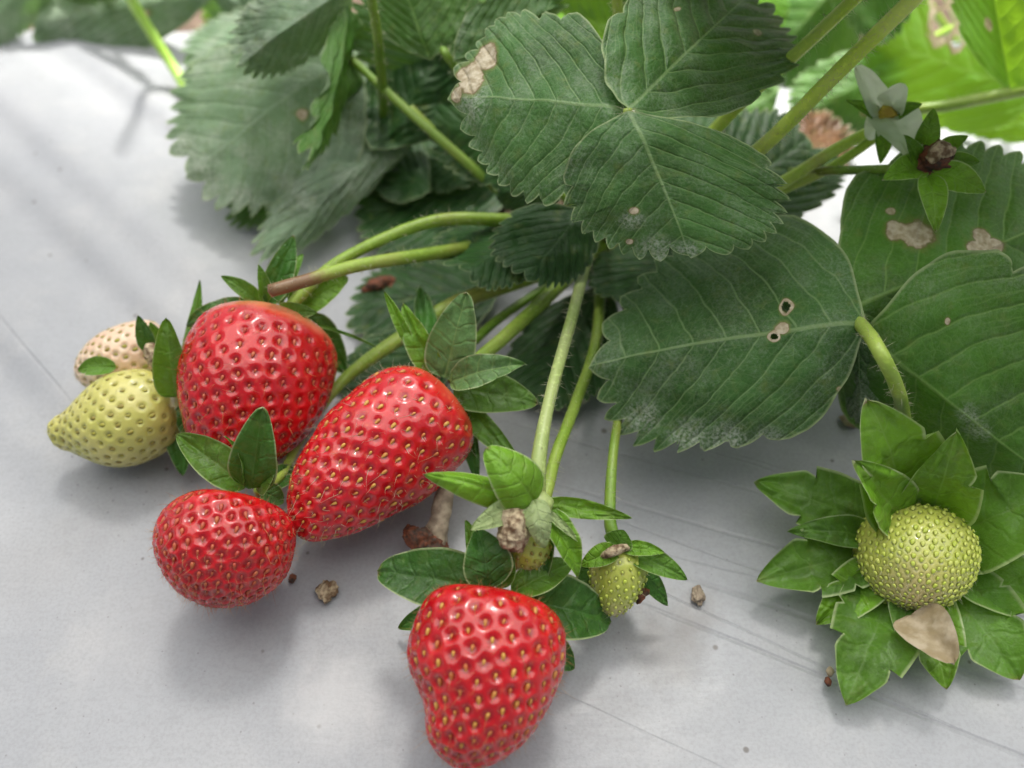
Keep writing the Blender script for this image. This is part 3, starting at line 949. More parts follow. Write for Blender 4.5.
# leaf C, right edge of the picture
LC = leaf(main)
leaflet(LC, (849, 309, 36), (1088, 205, 40), (900, 158, 42), (1010, 352, 14), M['leaf_right'], 1.7, sag=2, seed=6, ruffle=.9,
        dmg=[(-.17, .36, .075), (-.21, .31, .055), (-.02, .52, .045), (.0, .58, .045), (-.06, .56, .04), (.02, .46, .045), (-.30, .33, .02), (.16, .2, .045), (.2, .27, .03)])
leaflet(LC, (864, 332, 34), (1078, 500, 14), (1040, 270, 47), (880, 455, 6), M['leaf_right'], 1.8, sag=3, seed=7, curl=-.3, dust=[(0, .48, .05), (.03, .55, .06)], dmg=[(-.2, .27, .014)])
stem('leaf_stalk', [P(608, 246, 8), P(720, 300, 12), P(800, 318, 25), P(850, 322, 35.5), P(868, 334, 36.5)], [1.4, 1.2, 1.1, 1, .8], M['stem'], LC, hairs=5)
leaflet(LC, (858, 330, 34), (862, 425, 14), (840, 372, 20), (905, 385, 24), M['leaf'], .8, seed=8, dust=[(0, .8, .4)])

# leaf D, dull grey-green leaflets reaching to the left
LD = leaf(main)
leaflet(LD, (354, 52, 36), (190, 172, 14), (330, 186, 14), (214, 48, 26), M['leaf_grey'], 1.4, sag=2, seed=10, ruffle=1.2, tooth=.10, pucker=.12,
        dust=[(.0, 1.0, .16), (-.16, .98, .12), (-.3, .92, .12), (.1, .95, .1)], dmg=[(-.12, .38, .035)], holes=[(-.14, .3, .018)])
leaflet(LD, (352, -14, 52), (240, 62, 42), (318, 56, 36), (270, -14, 48), M['leaf_grey'], 1.1, sag=2, seed=11, ruffle=1.8, tooth=.11)
leaflet(LD, (350, 2, 48), (318, 160, 30), (350, 88, 30), (318, 92, 38), M['leaf_right'], 1.0, sag=3, seed=12, ruffle=2.2)
stem('leaf_stalk', [P(600, 236, 8), P(520, 205, 16), P(430, 130, 30), P(352, 60, 36)], [1.4, 1.2, 1.1, .9], M['stem_deep'], LD, hairs=3)

# leaf E, folded leaflet running down to the left above the red berry
LE = leaf(main)
leaflet(LE, (446, 84, 26), (266, 256, 7), (372, 190, 12), (330, 140, 20), M['leaf_grey'], 1.1, sag=3, seed=13, ruffle=1.4, tooth=.09, pucker=.12)
leaflet(LE, (380, 160, 16), (232, 205, 5), (300, 220, 4), (290, 165, 8), M['leaf_right'], .9, sag=2, seed=14)
leaflet(LE, (372, 150, 20), (440, 52, 38), (368, 66, 30), (444, 118, 26), M['leaf_dark'], 1.0, sag=-3, seed=15, ruffle=2.2)
leaflet(LE, (400, 150, 18), (330, 60, 24), (330, 130, 16), (400, 70, 24), M['leaf_grey'], .9, sag=2, seed=16)
stem('leaf_stalk', [P(598, 238, 8), P(500, 184, 14), P(455, 152, 20), P(410, 108, 28)], [1.3, 1.3, 1.2, 1.0], M['stem'], LE, hairs=4)
stem('leaf_stalk', [P(382, 190, 4), P(384, 120, 22), P(378, 40, 50), P(366, -30, 66)], [1.3, 1.2, 1.1, 1.0], M['stem_deep'], LE, hairs=3)

# low leaves under the canopy, shade put into their dark green
LF = leaf(main)
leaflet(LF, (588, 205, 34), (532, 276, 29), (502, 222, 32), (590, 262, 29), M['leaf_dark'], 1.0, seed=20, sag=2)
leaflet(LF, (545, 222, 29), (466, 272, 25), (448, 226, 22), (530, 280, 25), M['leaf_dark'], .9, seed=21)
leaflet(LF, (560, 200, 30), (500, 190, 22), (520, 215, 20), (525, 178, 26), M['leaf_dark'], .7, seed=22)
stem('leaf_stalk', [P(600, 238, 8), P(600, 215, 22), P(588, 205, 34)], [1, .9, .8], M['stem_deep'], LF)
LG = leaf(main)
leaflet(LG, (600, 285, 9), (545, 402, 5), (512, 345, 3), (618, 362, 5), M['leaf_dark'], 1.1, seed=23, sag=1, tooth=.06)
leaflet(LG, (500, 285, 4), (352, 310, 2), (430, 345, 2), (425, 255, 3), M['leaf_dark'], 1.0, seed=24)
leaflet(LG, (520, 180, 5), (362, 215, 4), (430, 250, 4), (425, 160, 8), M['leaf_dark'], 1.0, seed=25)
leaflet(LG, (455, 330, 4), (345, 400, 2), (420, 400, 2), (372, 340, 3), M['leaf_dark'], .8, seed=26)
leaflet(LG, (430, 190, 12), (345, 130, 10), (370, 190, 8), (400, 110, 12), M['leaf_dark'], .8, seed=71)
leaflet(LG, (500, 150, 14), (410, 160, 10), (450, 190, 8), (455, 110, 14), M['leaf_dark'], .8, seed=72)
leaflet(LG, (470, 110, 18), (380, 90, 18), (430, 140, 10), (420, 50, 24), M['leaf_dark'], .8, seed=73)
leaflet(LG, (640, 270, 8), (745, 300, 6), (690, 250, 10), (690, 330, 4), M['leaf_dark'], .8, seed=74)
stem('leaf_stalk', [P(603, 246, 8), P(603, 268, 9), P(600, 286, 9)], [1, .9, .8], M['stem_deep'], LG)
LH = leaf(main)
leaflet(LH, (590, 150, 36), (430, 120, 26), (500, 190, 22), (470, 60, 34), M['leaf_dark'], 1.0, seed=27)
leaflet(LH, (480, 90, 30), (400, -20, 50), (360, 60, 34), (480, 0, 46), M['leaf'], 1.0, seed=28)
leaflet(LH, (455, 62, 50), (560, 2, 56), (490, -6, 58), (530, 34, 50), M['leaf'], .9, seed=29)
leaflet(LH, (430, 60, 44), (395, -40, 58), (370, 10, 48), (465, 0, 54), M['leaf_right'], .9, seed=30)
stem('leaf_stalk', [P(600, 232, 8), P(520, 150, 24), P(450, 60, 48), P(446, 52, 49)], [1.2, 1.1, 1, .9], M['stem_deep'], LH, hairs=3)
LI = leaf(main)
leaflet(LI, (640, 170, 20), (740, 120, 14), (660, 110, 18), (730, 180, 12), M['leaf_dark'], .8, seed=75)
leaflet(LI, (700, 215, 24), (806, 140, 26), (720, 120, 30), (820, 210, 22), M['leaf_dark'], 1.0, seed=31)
leaflet(LI, (860, 345, 12), (700, 350, 6), (780, 400, 4), (770, 285, 12), M['leaf_dark'], .8, seed=33)  # hidden dark leaflet added so the holes in leaf B look shaded
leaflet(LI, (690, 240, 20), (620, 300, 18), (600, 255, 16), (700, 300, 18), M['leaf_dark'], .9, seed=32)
stem('leaf_stalk', [P(606, 236, 8), P(650, 230, 14), P(695, 226, 21)], [1, .9, .8], M['stem_deep'], LI)

# fruit stalks
stem('fruit_stalk', [P(596, 240, 9), P(560, 222, 20), P(505, 220, 26), P(430, 222, 29), P(345, 258, 28), P(300, 296, 25), P(283, 318, 23)],
     [1.3, 1.4, 1.45, 1.4, 1.2, 1.2, 1.3], M['stem'], main, hairs=5, seed=1)
stem('fruit_stalk', [P(596, 246, 8), P(520, 238, 18), P(448, 251, 24), P(360, 265, 30), P(305, 281, 33), P(270, 291, 34)],
     [1.3, 1.4, 1.45, 1.35, 1.3, 1.25], M['stem'], main, hairs=4, brown=(.80, .96), seed=2, label='cut stalk with a dry brown end')
stem('fruit_stalk', [P(592, 252, 8), P(545, 272, 12), P(455, 304, 14), P(390, 345, 12), P(340, 384, 9), P(300, 440, 8), P(282, 474, 11), P(258, 492, 16)],
     [1.7, 1.8, 1.8, 1.7, 1.5, 1.0, .9, 1.0], M['stem'], main, hairs=5, seed=3)
stem('fruit_stalk', [P(600, 246, 10), P(565, 280, 15), P(510, 332, 18), P(475, 362, 19), P(452, 382, 19)], [1.7, 1.6, 1.5, 1.4, 1.3], M['stem'], main, hairs=4, seed=4)
stem('fruit_stalk', [P(590, 258, 8), P(545, 288, 10), P(500, 318, 11), P(470, 345, 11), P(440, 372, 8)], [1.1, 1.1, 1, 1, 1], M['stem_deep'], main, hairs=3, seed=5)
stem('fruit_stalk', [P(596, 238, 14), P(586, 262, 22), P(574, 310, 27), P(552, 390, 30), P(540, 450, 30), P(536, 500, 28)], [1.4, 1.25, 1.15, 1.1, 1.1, 1.5],
     M['stem_pale'], main, hairs=3, seed=6)
stem('fruit_stalk', [P(602, 262, 8), P(596, 340, 14), P(575, 405, 17), P(556, 455, 19), P(540, 510, 20), P(500, 570, 18)], [1.3, 1.2, 1.1, 1.1, 1.1, 1.2],
     M['stem'], main, hairs=3, seed=7)
stem('fruit_stalk', [P(606, 258, 8), P(632, 330, 14), P(622, 395, 17), P(613, 455, 18), P(610, 520, 16), P(618, 545, 14)], [1.0, .9, .8, .8, .9, 1.2],
     M['stem_deep'], main, hairs=2, seed=8)
stem('fruit_stalk', [P(800, 268, 18), P(838, 306, 27), P(862, 326, 38), P(880, 352, 43), P(897, 388, 36), P(903, 412, 25), P(909, 460, 8)], [1.3, 1.3, 1.25, 1.2, 1.2, 1.4],
     M['stem'], main, hairs=3, seed=9)
stem('fruit_stalk', [P(606, 244, 8), P(700, 242, 12), P(800, 268, 18)], [1.4, 1.4, 1.3], M['stem_deep'], main, seed=10)
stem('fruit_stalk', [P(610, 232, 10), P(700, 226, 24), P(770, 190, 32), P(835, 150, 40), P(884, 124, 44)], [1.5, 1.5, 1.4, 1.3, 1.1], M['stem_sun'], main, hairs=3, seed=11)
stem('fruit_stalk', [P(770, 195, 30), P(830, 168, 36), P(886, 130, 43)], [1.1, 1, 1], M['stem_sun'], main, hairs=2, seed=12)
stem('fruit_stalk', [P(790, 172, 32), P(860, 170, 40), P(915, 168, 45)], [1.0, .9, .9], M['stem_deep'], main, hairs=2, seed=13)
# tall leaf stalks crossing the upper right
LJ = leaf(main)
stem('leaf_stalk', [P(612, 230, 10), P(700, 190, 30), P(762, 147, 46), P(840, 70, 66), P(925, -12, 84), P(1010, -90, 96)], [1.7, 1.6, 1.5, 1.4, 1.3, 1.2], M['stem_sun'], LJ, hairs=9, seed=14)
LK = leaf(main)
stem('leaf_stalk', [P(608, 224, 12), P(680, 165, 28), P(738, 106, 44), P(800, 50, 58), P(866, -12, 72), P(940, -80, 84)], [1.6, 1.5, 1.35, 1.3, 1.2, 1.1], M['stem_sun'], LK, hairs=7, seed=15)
for (L_, q, sd_) in ((LJ, (1010, -90, 96), 50), (LK, (940, -80, 84), 54)):
    b = P(*q)
    for k, an in enumerate((-1.0, .3, 1.5)):
        dr = A(math.sin(an), math.cos(an), -.25) * 42
        sdv = A(math.cos(an), -math.sin(an), -.1) * 20
        leaflet(L_, b, b + dr, b + dr * .6 - sdv, b + dr * .6 + sdv, M['leaf_right'], .6, seed=sd_ + k, sag=2)
stem('leaf_stalk', [P(612, 215, 12), P(618, 100, 44), P(618, 20, 60), P(612, -60, 74)], [1.3, 1.2, 1.1, 1.0], M['stem'], LK, hairs=4, seed=16)

# ---- plants behind
def back_plant(label, origin_px, leaves, stalks=()):
    pl = empty('strawberry_plant', P(*origin_px))
    tag(pl, label, 'plant')
    for i, (mat, lfs) in enumerate(leaves):
        e = leaf(pl)
        for k, (b, t_, l, r, kw) in enumerate(lfs):
            leaflet(e, b, t_, l, r, M[mat], kw.pop('res', .75), seed=100 + i * 7 + k + origin_px[0], **kw)
        b = P(*lfs[0][0])
        o = P(*origin_px)
        stem('leaf_stalk', [o + A(0, 0, -4), o * .5 + b * .5 + A(0, 0, 10), b], [1.3, 1.2, .9], M['stem'], e, seed=i)
    for i, (pts, rad, mat) in enumerate(stalks):
        stem('leaf_stalk', [P(*q) for q in pts], rad, M[mat], pl, seed=30 + i, hairs=3)
    return pl


back_plant('strawberry plant in the upper left corner at the far edge of the film', (60, 20, -20), [
    ('leaf_grey', [((215, -5, 16), (38, 22, 4), (95, 62, -6), (110, -30, 14), dict(sag=2, tooth=.02, res=1.0, dmg=[(-.1, .35, .05)])),
                   ((200, -20, 20), (300, 40, 2), (230, 30, 4), (290, -30, 14), {})]),
    ('leaf_grey', [((40, -40, 20), (-20, 40, 2), (-60, -10, 10), (45, 15, 4), dict(res=.9)),
                   ((0, -60, 26), (-40, -10, 12), (-60, -40, 14), (10, -20, 12), {})]),
    ('leaf_right', [((150, -40, 30), (60, -10, 12), (120, 0, 14), (80, -60, 24), {}),
                    ((160, -50, 26), (250, -10, 8), (190, 5, 8), (240, -60, 20), {})]),
], [(((108, -40, 40), (140, 15, 18), (170, 62, 6), (196, 104, 1)), [1.5, 1.5, 1.5, 1.7], 'stem_lime')])

back_plant('bushy strawberry plant at the top behind the sharp three-part leaf', (420, -20, -20), [
    ('leaf_grey', [((330, 20, 20), (190, 60, 6), (240, 90, 2), (240, 10, 14), {}),
                   ((320, -20, 30), (230, -10, 14), (270, 25, 14), (270, -50, 26), {})]),
    ('leaf_bright', [((300, 0, 16), (210, 40, 0), (260, 60, 0), (230, -10, 10), {}),]),
    ('leaf_right', [((520, -30, 40), (440, 40, 26), (520, 50, 22), (420, -30, 34), {}),
                    ((560, -40, 50), (660, 20, 30), (580, 25, 30), (660, -50, 44), {})]),
    ('leaf_bright', [((640, -30, 20), (560, 40, 4), (640, 55, 2), (560, -20, 12), {}),
                     ((700, -40, 30), (740, 60, 10), (660, 30, 12), (800, 10, 14), {})]),
])

back_plant('strawberry plant at the upper right with lime green sunlit leaves', (980, 60, -10), [
    ('leaf_bright', [((1040, 96, 22), (868, 36, 20), (930, 128, 6), (985, -50, 42), dict(res=1.3, holes=[(.16, .60, .07), (.1, .5, .035), (.25, .66, .05)]))]),
    ('leaf_bright', [((1010, 90, 30), (985, -50, 52), (955, 10, 44), (1060, 30, 46), dict(res=1.1, dmg=[(-.12, .45, .06)]))]),
    ('leaf_right', [((860, -40, 30), (770, 60, 6), (840, 75, 2), (770, -30, 20), {}),
                    ((900, -50, 40), (850, 20, 24), (900, 30, 24), (840, -30, 34), {})]),
    ('leaf_right', [((900, 60, 16), (800, 118, 4), (870, 130, 0), (820, 60, 12), {}),
                    ((780, 90, 10), (700, 130, 2), (740, 150, 0), (720, 80, 8), {})]),
    ('leaf_bright', [((1060, 130, 8), (960, 110, 6), (990, 140, 2), (1000, 80, 14), {})]),
    ('leaf_bright', [((800, -40, 20), (760, 50, 2), (810, 60, 2), (720, 0, 10), {})]),
], [(((1060, 82, 32), (990, 97, 28), (930, 108, 25), (862, 112, 22)), [1.6, 1.5, 1.4, 1.2], 'stem'),])

dk = back_plant('withered brown leaves of a plant under the tall stalks at the upper right', (800, 150, -2), [
    ('leaf_brown', [((770, 190, 8), (838, 120, 5), (780, 130, 8), (840, 175, 2), dict(ruffle=2.0)),
                    ((760, 180, 8), (742, 120, 4), (730, 160, 4), (775, 140, 4), dict(ruffle=2.0))])])

# ================================================================ fruits
def fruit(label, origin, group=None):
    e = empty('strawberry', origin)
    tag(e, label, 'strawberry', group or 'strawberries hanging from the plant onto the film')
    return e


def seps(e, rows):
    for i, row in enumerate(rows):
        b, t_, w_, m, kw = row
        kw = dict(kw)
        kw.setdefault('seed', i + int(b[0]) % 50)
        sepal(e, b, t_, w_, M[m], **kw)


# --- large red berry at the left
b1 = fruit('large heart-shaped red strawberry beside the yellow-green one', P(255, 400, 0))
berry_body(b1, (274, 322, 21), (224, 478, 12), 75, 'heart', M['flesh_red'], M['seed_red'], 290, dimple=.62, pale=(.0, .17, .85), seed=1, seedfrom=.13, k2=.95, bend=(0, 0), hairmat=M['red_hair'], lumps=.9)
seps(b1, [
    ((268, 304, 26), (294, 235, 34), 24, 'sepal_dark', dict(arch=.05, roll=.3)),
    ((262, 304, 25), (221, 276, 30), 15, 'sepal', dict(arch=.15)),
    ((264, 304, 26), (258, 264, 33), 12, 'sepal', dict(roll=.5)),
    ((278, 304, 24), (303, 254, 28), 20, 'sepal', dict(roll=-.3)),
    ((292, 310, 22), (348, 277, 24), 32, 'sepal_bright', dict(arch=.12, blunt=1)),
    ((272, 318, 25), (318, 313, 27), 18, 'sepal', dict(arch=.20)),
    ((255, 305, 22), (186, 326, 19), 20, 'sepal_dark', dict(arch=.18)),
    ((305, 318, 17), (345, 372, 8), 32, 'sepal_dark', dict(arch=.1, blunt=1)),
    ((312, 324, 20), (376, 347, 18), 4, 'sepal', dict(arch=.1)),
])

# --- round red berry, lower left
b2 = fruit('roundish dark red strawberry at the lower left with a tall upright sepal', P(222, 560, 0))
berry_body(b2, (237, 501, 18), (209, 607, 14), 67, 'round', M['flesh_red'], M['seed_red'], 250, dimple=.55, seed=2, seedfrom=.08, k2=.95, bend=(0, 0), hairmat=M['red_hair'], lumps=.9)
seps(b2, [
    ((252, 487, 22), (263, 407, 36), 42, 'sepal_dark', dict(arch=.08, blunt=1, cup=.1)),
    ((246, 487, 22), (176, 435, 28), 34, 'sepal', dict(arch=.14, cup=.25)),
    ((244, 486, 23), (224, 436, 32), 9, 'sepal', dict(arch=.16, roll=1.0)),
    ((256, 488, 21), (278, 462, 26), 26, 'sepal', dict(arch=.2)),
    ((260, 490, 18), (284, 502, 14), 20, 'sepal_dark', dict(arch=.1)),
    ((262, 488, 14), (300, 470, 8), 22, 'sepal_dark', dict(arch=.1)),
])

# --- central conical berry
b3 = fruit('bright red conical strawberry lying in the middle with its tip pointing down-left', P(375, 470, 0))
berry_body(b3, (443, 399, 17), (295, 534, 12), 66, 'conic', M['flesh_orange'], M['seed_yellow'], 300, dimple=.5, pale=(0, .22, .36), seed=3, seedfrom=.06, k2=.92, bend=(1.0, 0), lumps=.8)
seps(b3, [
    ((440, 378, 21), (403, 303, 30), 26, 'sepal_bright', dict(arch=.12, roll=-.4, brown=.6)),
    ((412, 350, 25), (384, 291, 33), 11, 'sepal_bright', dict(arch=.05)),
    ((444, 378, 22), (467, 292, 36), 44, 'sepal_dusty', dict(arch=.06, blunt=1, cup=.12)),
    ((450, 382, 22), (526, 364, 28), 30, 'sepal_dusty', dict(arch=.14, brown=.3)),
    ((454, 388, 20), (538, 404, 20), 40, 'sepal', dict(arch=.10, blunt=1)),
    ((458, 398, 18), (522, 465, 14), 22, 'sepal', dict(arch=.06, brown=.9, roll=.4)),
    ((462, 410, 12), (478, 484, 6), 16, 'sepal_dark', dict(arch=.1)),
    ((436, 374, 16), (420, 288, 14), 20, 'sepal_dark', dict(arch=.1)),
])

# --- front berry
b4 = fruit('plump red strawberry at the bottom of the picture, the one nearest the viewer', P(487, 690, 0))
berry_body(b4, (494, 596, 18), (462, 772, 13), 81, 'plump', M['flesh_red'], M['seed_yellow'], 255, dimple=.66, seed=4, seedfrom=.05, k2=.92, bend=(-.2, 0), lumps=.8, bite=(.68, .15, .15, .15), hairmat=M['red_hair'])
seps(b4, [
    ((478, 588, 19), (378, 572, 17), 54, 'sepal_dark', dict(arch=.12, blunt=1.5, cup=.12)),
    ((478, 588, 20), (465, 520, 27), 20, 'sepal', dict(arch=.1, roll=.5)),
    ((488, 588, 21), (478, 528, 26), 44, 'sepal_dark', dict(arch=.2, roll=.2)),
    ((500, 588, 20), (506, 545, 23), 24, 'sepal', dict(arch=.1)),
    ((512, 592, 19), (574, 562, 18), 30, 'sepal', dict(arch=.12)),
    ((520, 600, 15), (612, 622, 6), 56, 'sepal_dark', dict(arch=.1, blunt=1)),
    ((470, 605, 8), (398, 628, 2), 24, 'sepal_dark', dict(arch=.1)),
    ((540, 640, 8), (574, 668, 2), 26, 'sepal_dark', dict(arch=.1)),
])

# --- yellow-green berry with nipple
y1 = fruit('unripe yellow-green strawberry with a knobbed tip at the left', P(125, 440, 0))
berry_body(y1, (178, 402, 12), (50, 434, 9), 47, 'nipple', M['flesh_yellow'], M['seed_olive'], 230, dimple=.4, dimr=.72, seedsize=(.62, .36, .26), seed=5, seedfrom=.03, k2=.95, bend=(-.8, 0), lumps=.8, hair=1.0)
seps(y1, [
    ((176, 398, 16), (166, 318, 30), 30, 'sepal', dict(arch=.12, blunt=1, cup=.25)),
    ((180, 400, 14), (200, 280, 24), 16, 'sepal', dict(arch=-.08)),
    ((178, 410, 10), (183, 476, 3), 24, 'sepal_dark', dict(arch=.1)),
    ((180, 405, 12), (212, 462, 4), 22, 'sepal_dark', dict(arch=.1)),
])
crumple('withered_petals', [(150, 345, 20), (156, 358, 19), (160, 366, 17)], [1.0, 1.9, 1.0], M['wither'], y1, seed=4)

# --- pale pink berry
y2 = fruit('pale pinkish unripe strawberry tucked behind the yellow-green one', P(120, 360, 0))
berry_body(y2, (168, 345, 12), (76, 376, 10), 34, 'round', M['flesh_pink'], M['seed_olive'], 170, dimple=.35, dimr=.7, seedsize=(.6, .36, .26), seed=6, k2=.95, bend=(0, 0), hair=.9)
seps(y2, [
    ((150, 352, 17), (138, 315, 24), 15, 'sepal_dark', dict(arch=.1)),
    ((116, 367, 18), (78, 370, 17), 17, 'sepal', dict(arch=.15, lobes=1)),
    ((160, 345, 16), (150, 322, 22), 14, 'sepal', dict(arch=.1)),
])

# --- big green berry at the right, standing on its spread calyx
g1 = fruit('pale green young strawberry at the right on a wide star of green sepals', P(915, 560, 0))
berry_body(g1, (917, 529, 8), (913, 602, 11), 57, 'plump', M['flesh_green'], M['seed_green'], 480, k2=.9, dimple=.16, dimr=.6, seedsize=(.58, .42, .28), seedout=.20, seed=7,
           bend=(0, 0), hair=.8, seedfrom=.02, lumps=1.0)
seps(g1, [
    ((908, 520, 9), (866, 398, 34), 84, 'sepal_bright', dict(arch=.14, lobes=2, cup=.22)),
    ((898, 524, 10), (853, 460, 28), 50, 'sepal_bright', dict(arch=.12, lobes=1)),
    ((928, 518, 9), (956, 431, 32), 62, 'sepal_bright', dict(arch=.12, lobes=1, cup=.25)),
    ((880, 530, 5), (754, 482, 10), 56, 'sepal', dict(arch=.12, lobes=2)),
    ((878, 538, 7), (788, 531, 9), 28, 'sepal', dict(arch=.14)),
    ((880, 550, 4), (756, 582, 5), 60, 'sepal', dict(arch=.12, lobes=3)),
    ((884, 566, 5), (816, 624, 4), 42, 'sepal_bright', dict(arch=.1, lobes=2)),
    ((896, 575, 4), (846, 704, 3), 74, 'sepal', dict(arch=.12, lobes=3)),
    ((914, 580, 4), (946, 690, 3), 50, 'sepal_bright', dict(arch=.10, lobes=2)),
    ((904, 580, 6), (905, 655, 5), 30, 'sepal', dict(arch=.10)),
    ((935, 572, 4), (1020, 680, 3), 74, 'sepal', dict(arch=.12, lobes=3)),
    ((945, 560, 5), (1050, 608, 6), 58, 'sepal', dict(arch=.12, lobes=2)),
    ((942, 540, 6), (1062, 490, 22), 84, 'sepal', dict(arch=.14, lobes=2, blunt=1)),
])
sepal(g1, (911, 614, 9), (954, 664, 12), 46, M['parch'], name='dried_petal', arch=.1, blunt=1.5, seed=3)

# --- small green berry
g2 = fruit('small green strawberry with a short calyx right of the dried flower', P(612, 590, 0))
berry_body(g2, (620, 549, 13), (612, 616, 7), 28, 'conic', M['flesh_green'], M['seed_green'], 150, dimple=.10, dimr=.5, seedsize=(.46, .33, .30), seedout=.14, seed=8,
           bend=(0, 0), hair=.7, nr=120, nc=170, k2=1)
seps(g2, [
    ((618, 550, 16), (580, 566, 15), 20, 'sepal_bright', dict(arch=.2)),
    ((616, 548, 16), (624, 530, 18), 26, 'sepal', dict(arch=.15)),
    ((622, 548, 16), (665, 553, 17), 14, 'sepal_bright', dict(arch=.18)),
    ((624, 550, 15), (687, 580, 13), 22, 'sepal', dict(arch=.15)),
    ((632, 560, 12), (668, 606, 5), 18, 'sepal_dark', dict(arch=.1)),
    ((610, 550, 12), (572, 600, 6), 22, 'sepal_dark', dict(arch=.1)),
])
crumple('withered_petals', [(602, 556, 16), (614, 551, 18), (628, 547, 17)], [.6, .9, .6], M['wither'], g2, seed=6)
crumple('withered_petals', [(636, 590, 10), (642, 596, 9)], [1.0, 1.5], M['wither_dark'], g2, seed=7)

# --- just-set fruit with dried petals
g3 = fruit('tiny just-set strawberry with dried beige petals under a pale calyx', P(530, 545, 0))
berry_body(g3, (522, 520, 24), (530, 570, 18), 25, 'round', M['flesh_green'], M['seed_olive'], 90, dimple=.1, dimr=.5, seedsize=(.45, .3, .3), seedout=.14, seed=9,
           bend=(0, 0), hair=1.2, nr=100, nc=140, pale=(1.2, .7, .7))
crumple('withered_petals', [(520, 508, 29), (514, 522, 29), (514, 538, 27), (522, 546, 25)], [1.2, 2.4, 2.5, 1.3], M['wither'], g3, seed=8)
seps(g3, [
    ((534, 502, 30), (486, 448, 38), 48, 'sepal_bright', dict(arch=.20, blunt=1, cup=-.3)),
    ((520, 502, 29), (423, 474, 33), 26, 'sepal_bright', dict(arch=.10, cup=-.3)),
    ((528, 503, 30), (470, 530, 28), 22, 'sepal_pale', dict(arch=.12)),
    ((534, 500, 31), (544, 548, 27), 24, 'sepal_pale', dict(arch=.20, blunt=1, cup=-.3)),
    ((540, 504, 28), (632, 518, 26), 18, 'sepal_bright', dict(arch=-.12, roll=.4)),
    ((541, 506, 28), (580, 543, 24), 8, 'sepal_pale', dict(arch=.05)),
    ((544, 508, 26), (578, 578, 20), 26, 'sepal_bright', dict(arch=.15, roll=-.3)),
    ((538, 512, 24), (535, 600, 16), 30, 'sepal_dark', dict(arch=.1)),
])
v, f, *_ = tube_geo([P(536, 494, 29), P(538, 503, 28.5), P(540, 512, 27)], [1.5, 2.6, 1.8], 16, samples=12, lump=.05)
mesh_obj('receptacle', v, f, M['stem_pale'], g3, attrs={'brown': np.zeros(len(v))})

# ================================================================ flowers
h1 = empty('strawberry_flower', P(932, 170, 30))
tag(h1, 'spent strawberry flower with a brown centre and green sepals at the upper right', 'flower')
crumple('flower_centre', [(928, 168, 46), (935, 160, 48), (945, 154, 48)], [2.2, 3.0, 1.8], M['wither_dark'], h1, seed=12)
crumple('withered_petals', [(930, 160, 49), (940, 150, 51), (952, 152, 50)], [1, 1.6, .8], M['wither'], h1, seed=13)
seps(h1, [
    ((922, 168, 46), (882, 180, 47), 26, 'sepal_bright', dict(arch=.15)),
    ((922, 156, 46), (934, 108, 54), 20, 'sepal', dict(arch=.15)),
    ((940, 154, 47), (968, 136, 52), 16, 'sepal', dict(arch=.15)),
    ((940, 166, 47), (980, 162, 49), 18, 'sepal', dict(arch=.15)),
    ((932, 172, 47), (986, 192, 47), 28, 'sepal_bright', dict(arch=.12)),
    ((928, 175, 47), (936, 232, 44), 24, 'sepal_bright', dict(arch=.14)),
    ((920, 170, 45), (905, 135, 52), 16, 'sepal', dict(arch=.1)),
])
h2 = empty('strawberry_flower', P(885, 118, 40))
tag(h2, 'small open strawberry flower with pale petals above the spent flower', 'flower')
crumple('flower_centre', [(884, 118, 47), (890, 108, 49)], [1.6, 1.6], M['anther'], h2, seed=14)
for k, (b, t_, w_) in enumerate([((882, 114, 48), (856, 66, 54), 22), ((888, 112, 48), (914, 158, 46), 40), ((890, 108, 49), (905, 84, 55), 26), ((880, 118, 47), (868, 140, 44), 20)]):
    sepal(h2, b, t_, w_, M['petal'], name='petal', arch=.12, blunt=2, seed=k)
seps(h2, [((884, 122, 46), (846, 100, 50), 14, 'sepal', dict(arch=.1)), ((886, 124, 46), (880, 164, 42), 16, 'sepal', dict(arch=.1)), ((890, 118, 47), (922, 104, 52), 14, 'sepal', dict(arch=.1))])

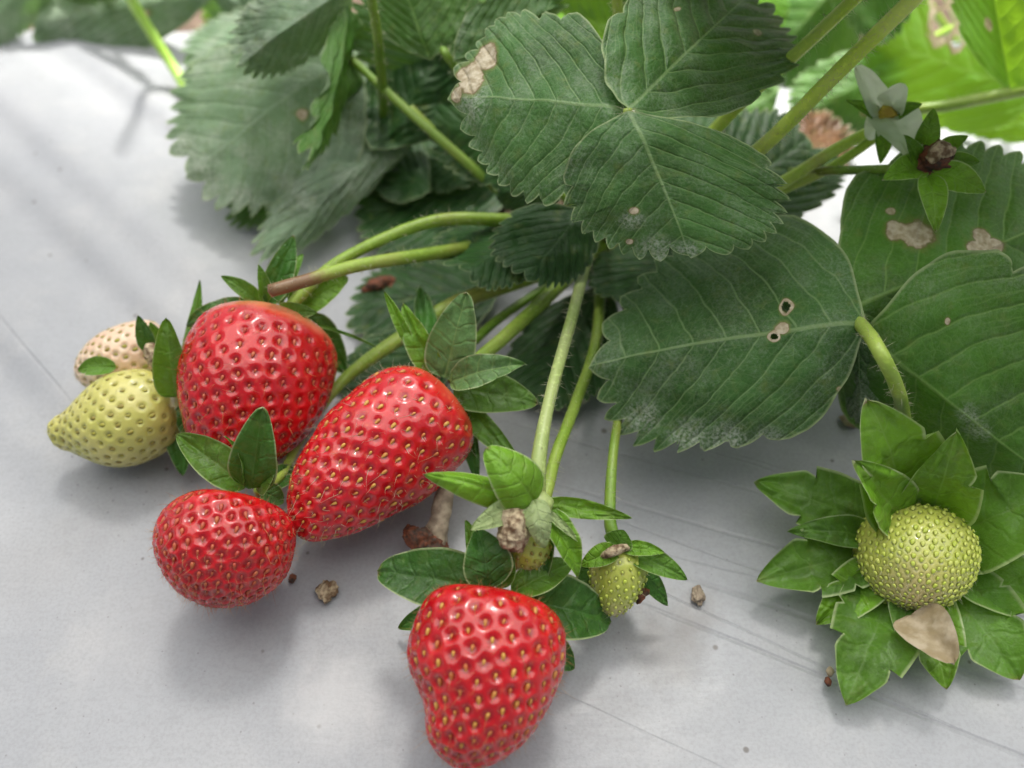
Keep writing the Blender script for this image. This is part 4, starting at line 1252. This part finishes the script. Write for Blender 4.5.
# ================================================================ litter on the film
def chip(name, label, cat, px, size, mat, seed, flat=.35, h=None):
    c = P(px[0], px[1], 0)
    n, m_ = 30, 40
    th = np.linspace(0, np.pi, n)[:, None]; la = np.linspace(0, 2 * np.pi, m_, endpoint=False)[None]
    u = np.stack([np.sin(th) * np.cos(la), np.sin(th) * np.sin(la), np.cos(th) * np.ones_like(la)], -1)
    u = u * (1 + .38 * wob(u * 10, 14, seed, 4) - .25 * np.abs(wob(u * 10, 8, seed + 2, 3)))[..., None]
    v = u * A(size[0], size[1], max(size) * flat) * mmpx(c) * .5
    v = v.reshape(-1, 3)
    v[:, 2] -= v[:, 2].min()
    v = v + c + A(0, 0, -.6)
    o = mesh_obj(name, v, grid_faces(n, m_, True), mat, origin=c)
    return tag(o, label, cat)


chip('soil_crumb', 'tan angular crumb on the film below the central berry', 'debris', (327, 592), (20, 24), M['wither'], 3, .30)
chip('soil_crumb', 'small brown crumb on the film right of the small green berry', 'debris', (698, 595), (13, 20), M['straw'], 5, .4)
chip('soil_crumb', 'pinkish dry fragment in the shade above the green berry', 'debris', (851, 421), (20, 16), M['parch'], 6, .3)
chip('soil_crumb', 'dark crumb in the shade of the round lower left berry', 'debris', (292, 578), (8, 9), M['wither_dark'], 9, .4)
dl = empty('dry_leaf', P(385, 292, 0))
tag(dl, 'shrivelled brown leaf scrap under the cut stalk', 'leaf scrap')
crumple('blade', [(364, 292, 2), (376, 284, 4), (392, 282, 3), (388, 296, 2)], [.8, 1.7, 1.3, .6], M['wither_dark'], dl, seed=21)
# dry twig with a dark lump, standing between the two berries
tw = empty('dry_stalk', P(430, 545, 0))
tag(tw, 'short dry stalk with a dark crumbling end between the central and front berries', 'stalk')
v, f, *_ = tube_geo([P(448, 478, 9), P(443, 505, 7), P(438, 525, 5), P(434, 540, 3)], [1.6, 1.8, 1.7, 2.6], 40, samples=60, seed=9, lump=.22)
mesh_obj('stalk', v, f, M['straw'], tw)
crumple('dark_end', [(408, 532, 4), (416, 537, 5), (430, 544, 4), (445, 550, 2)], [1.2, 2.2, 2.2, 1.0], M['wither_dark'], tw, seed=22, lump=.5)
# seed husk
hk = empty('seed_husk', P(829, 678, 0))
tag(hk, 'tiny pale and dark husk on the film at the lowest sepal of the green berry', 'husk')
crumple('pale_end', [(830, 668, 1), (830, 672, 1.4), (830, 677, 1)], [.4, .75, .3], M['parch'], hk, seed=31, lump=.2)
crumple('dark_end', [(827, 678, .8), (828, 682, 1), (829, 686, .6)], [.35, .6, .3], M['wither_dark'], hk, seed=32, lump=.2)

for o in ROOTS:
    if '_o' in o: del o['_o']
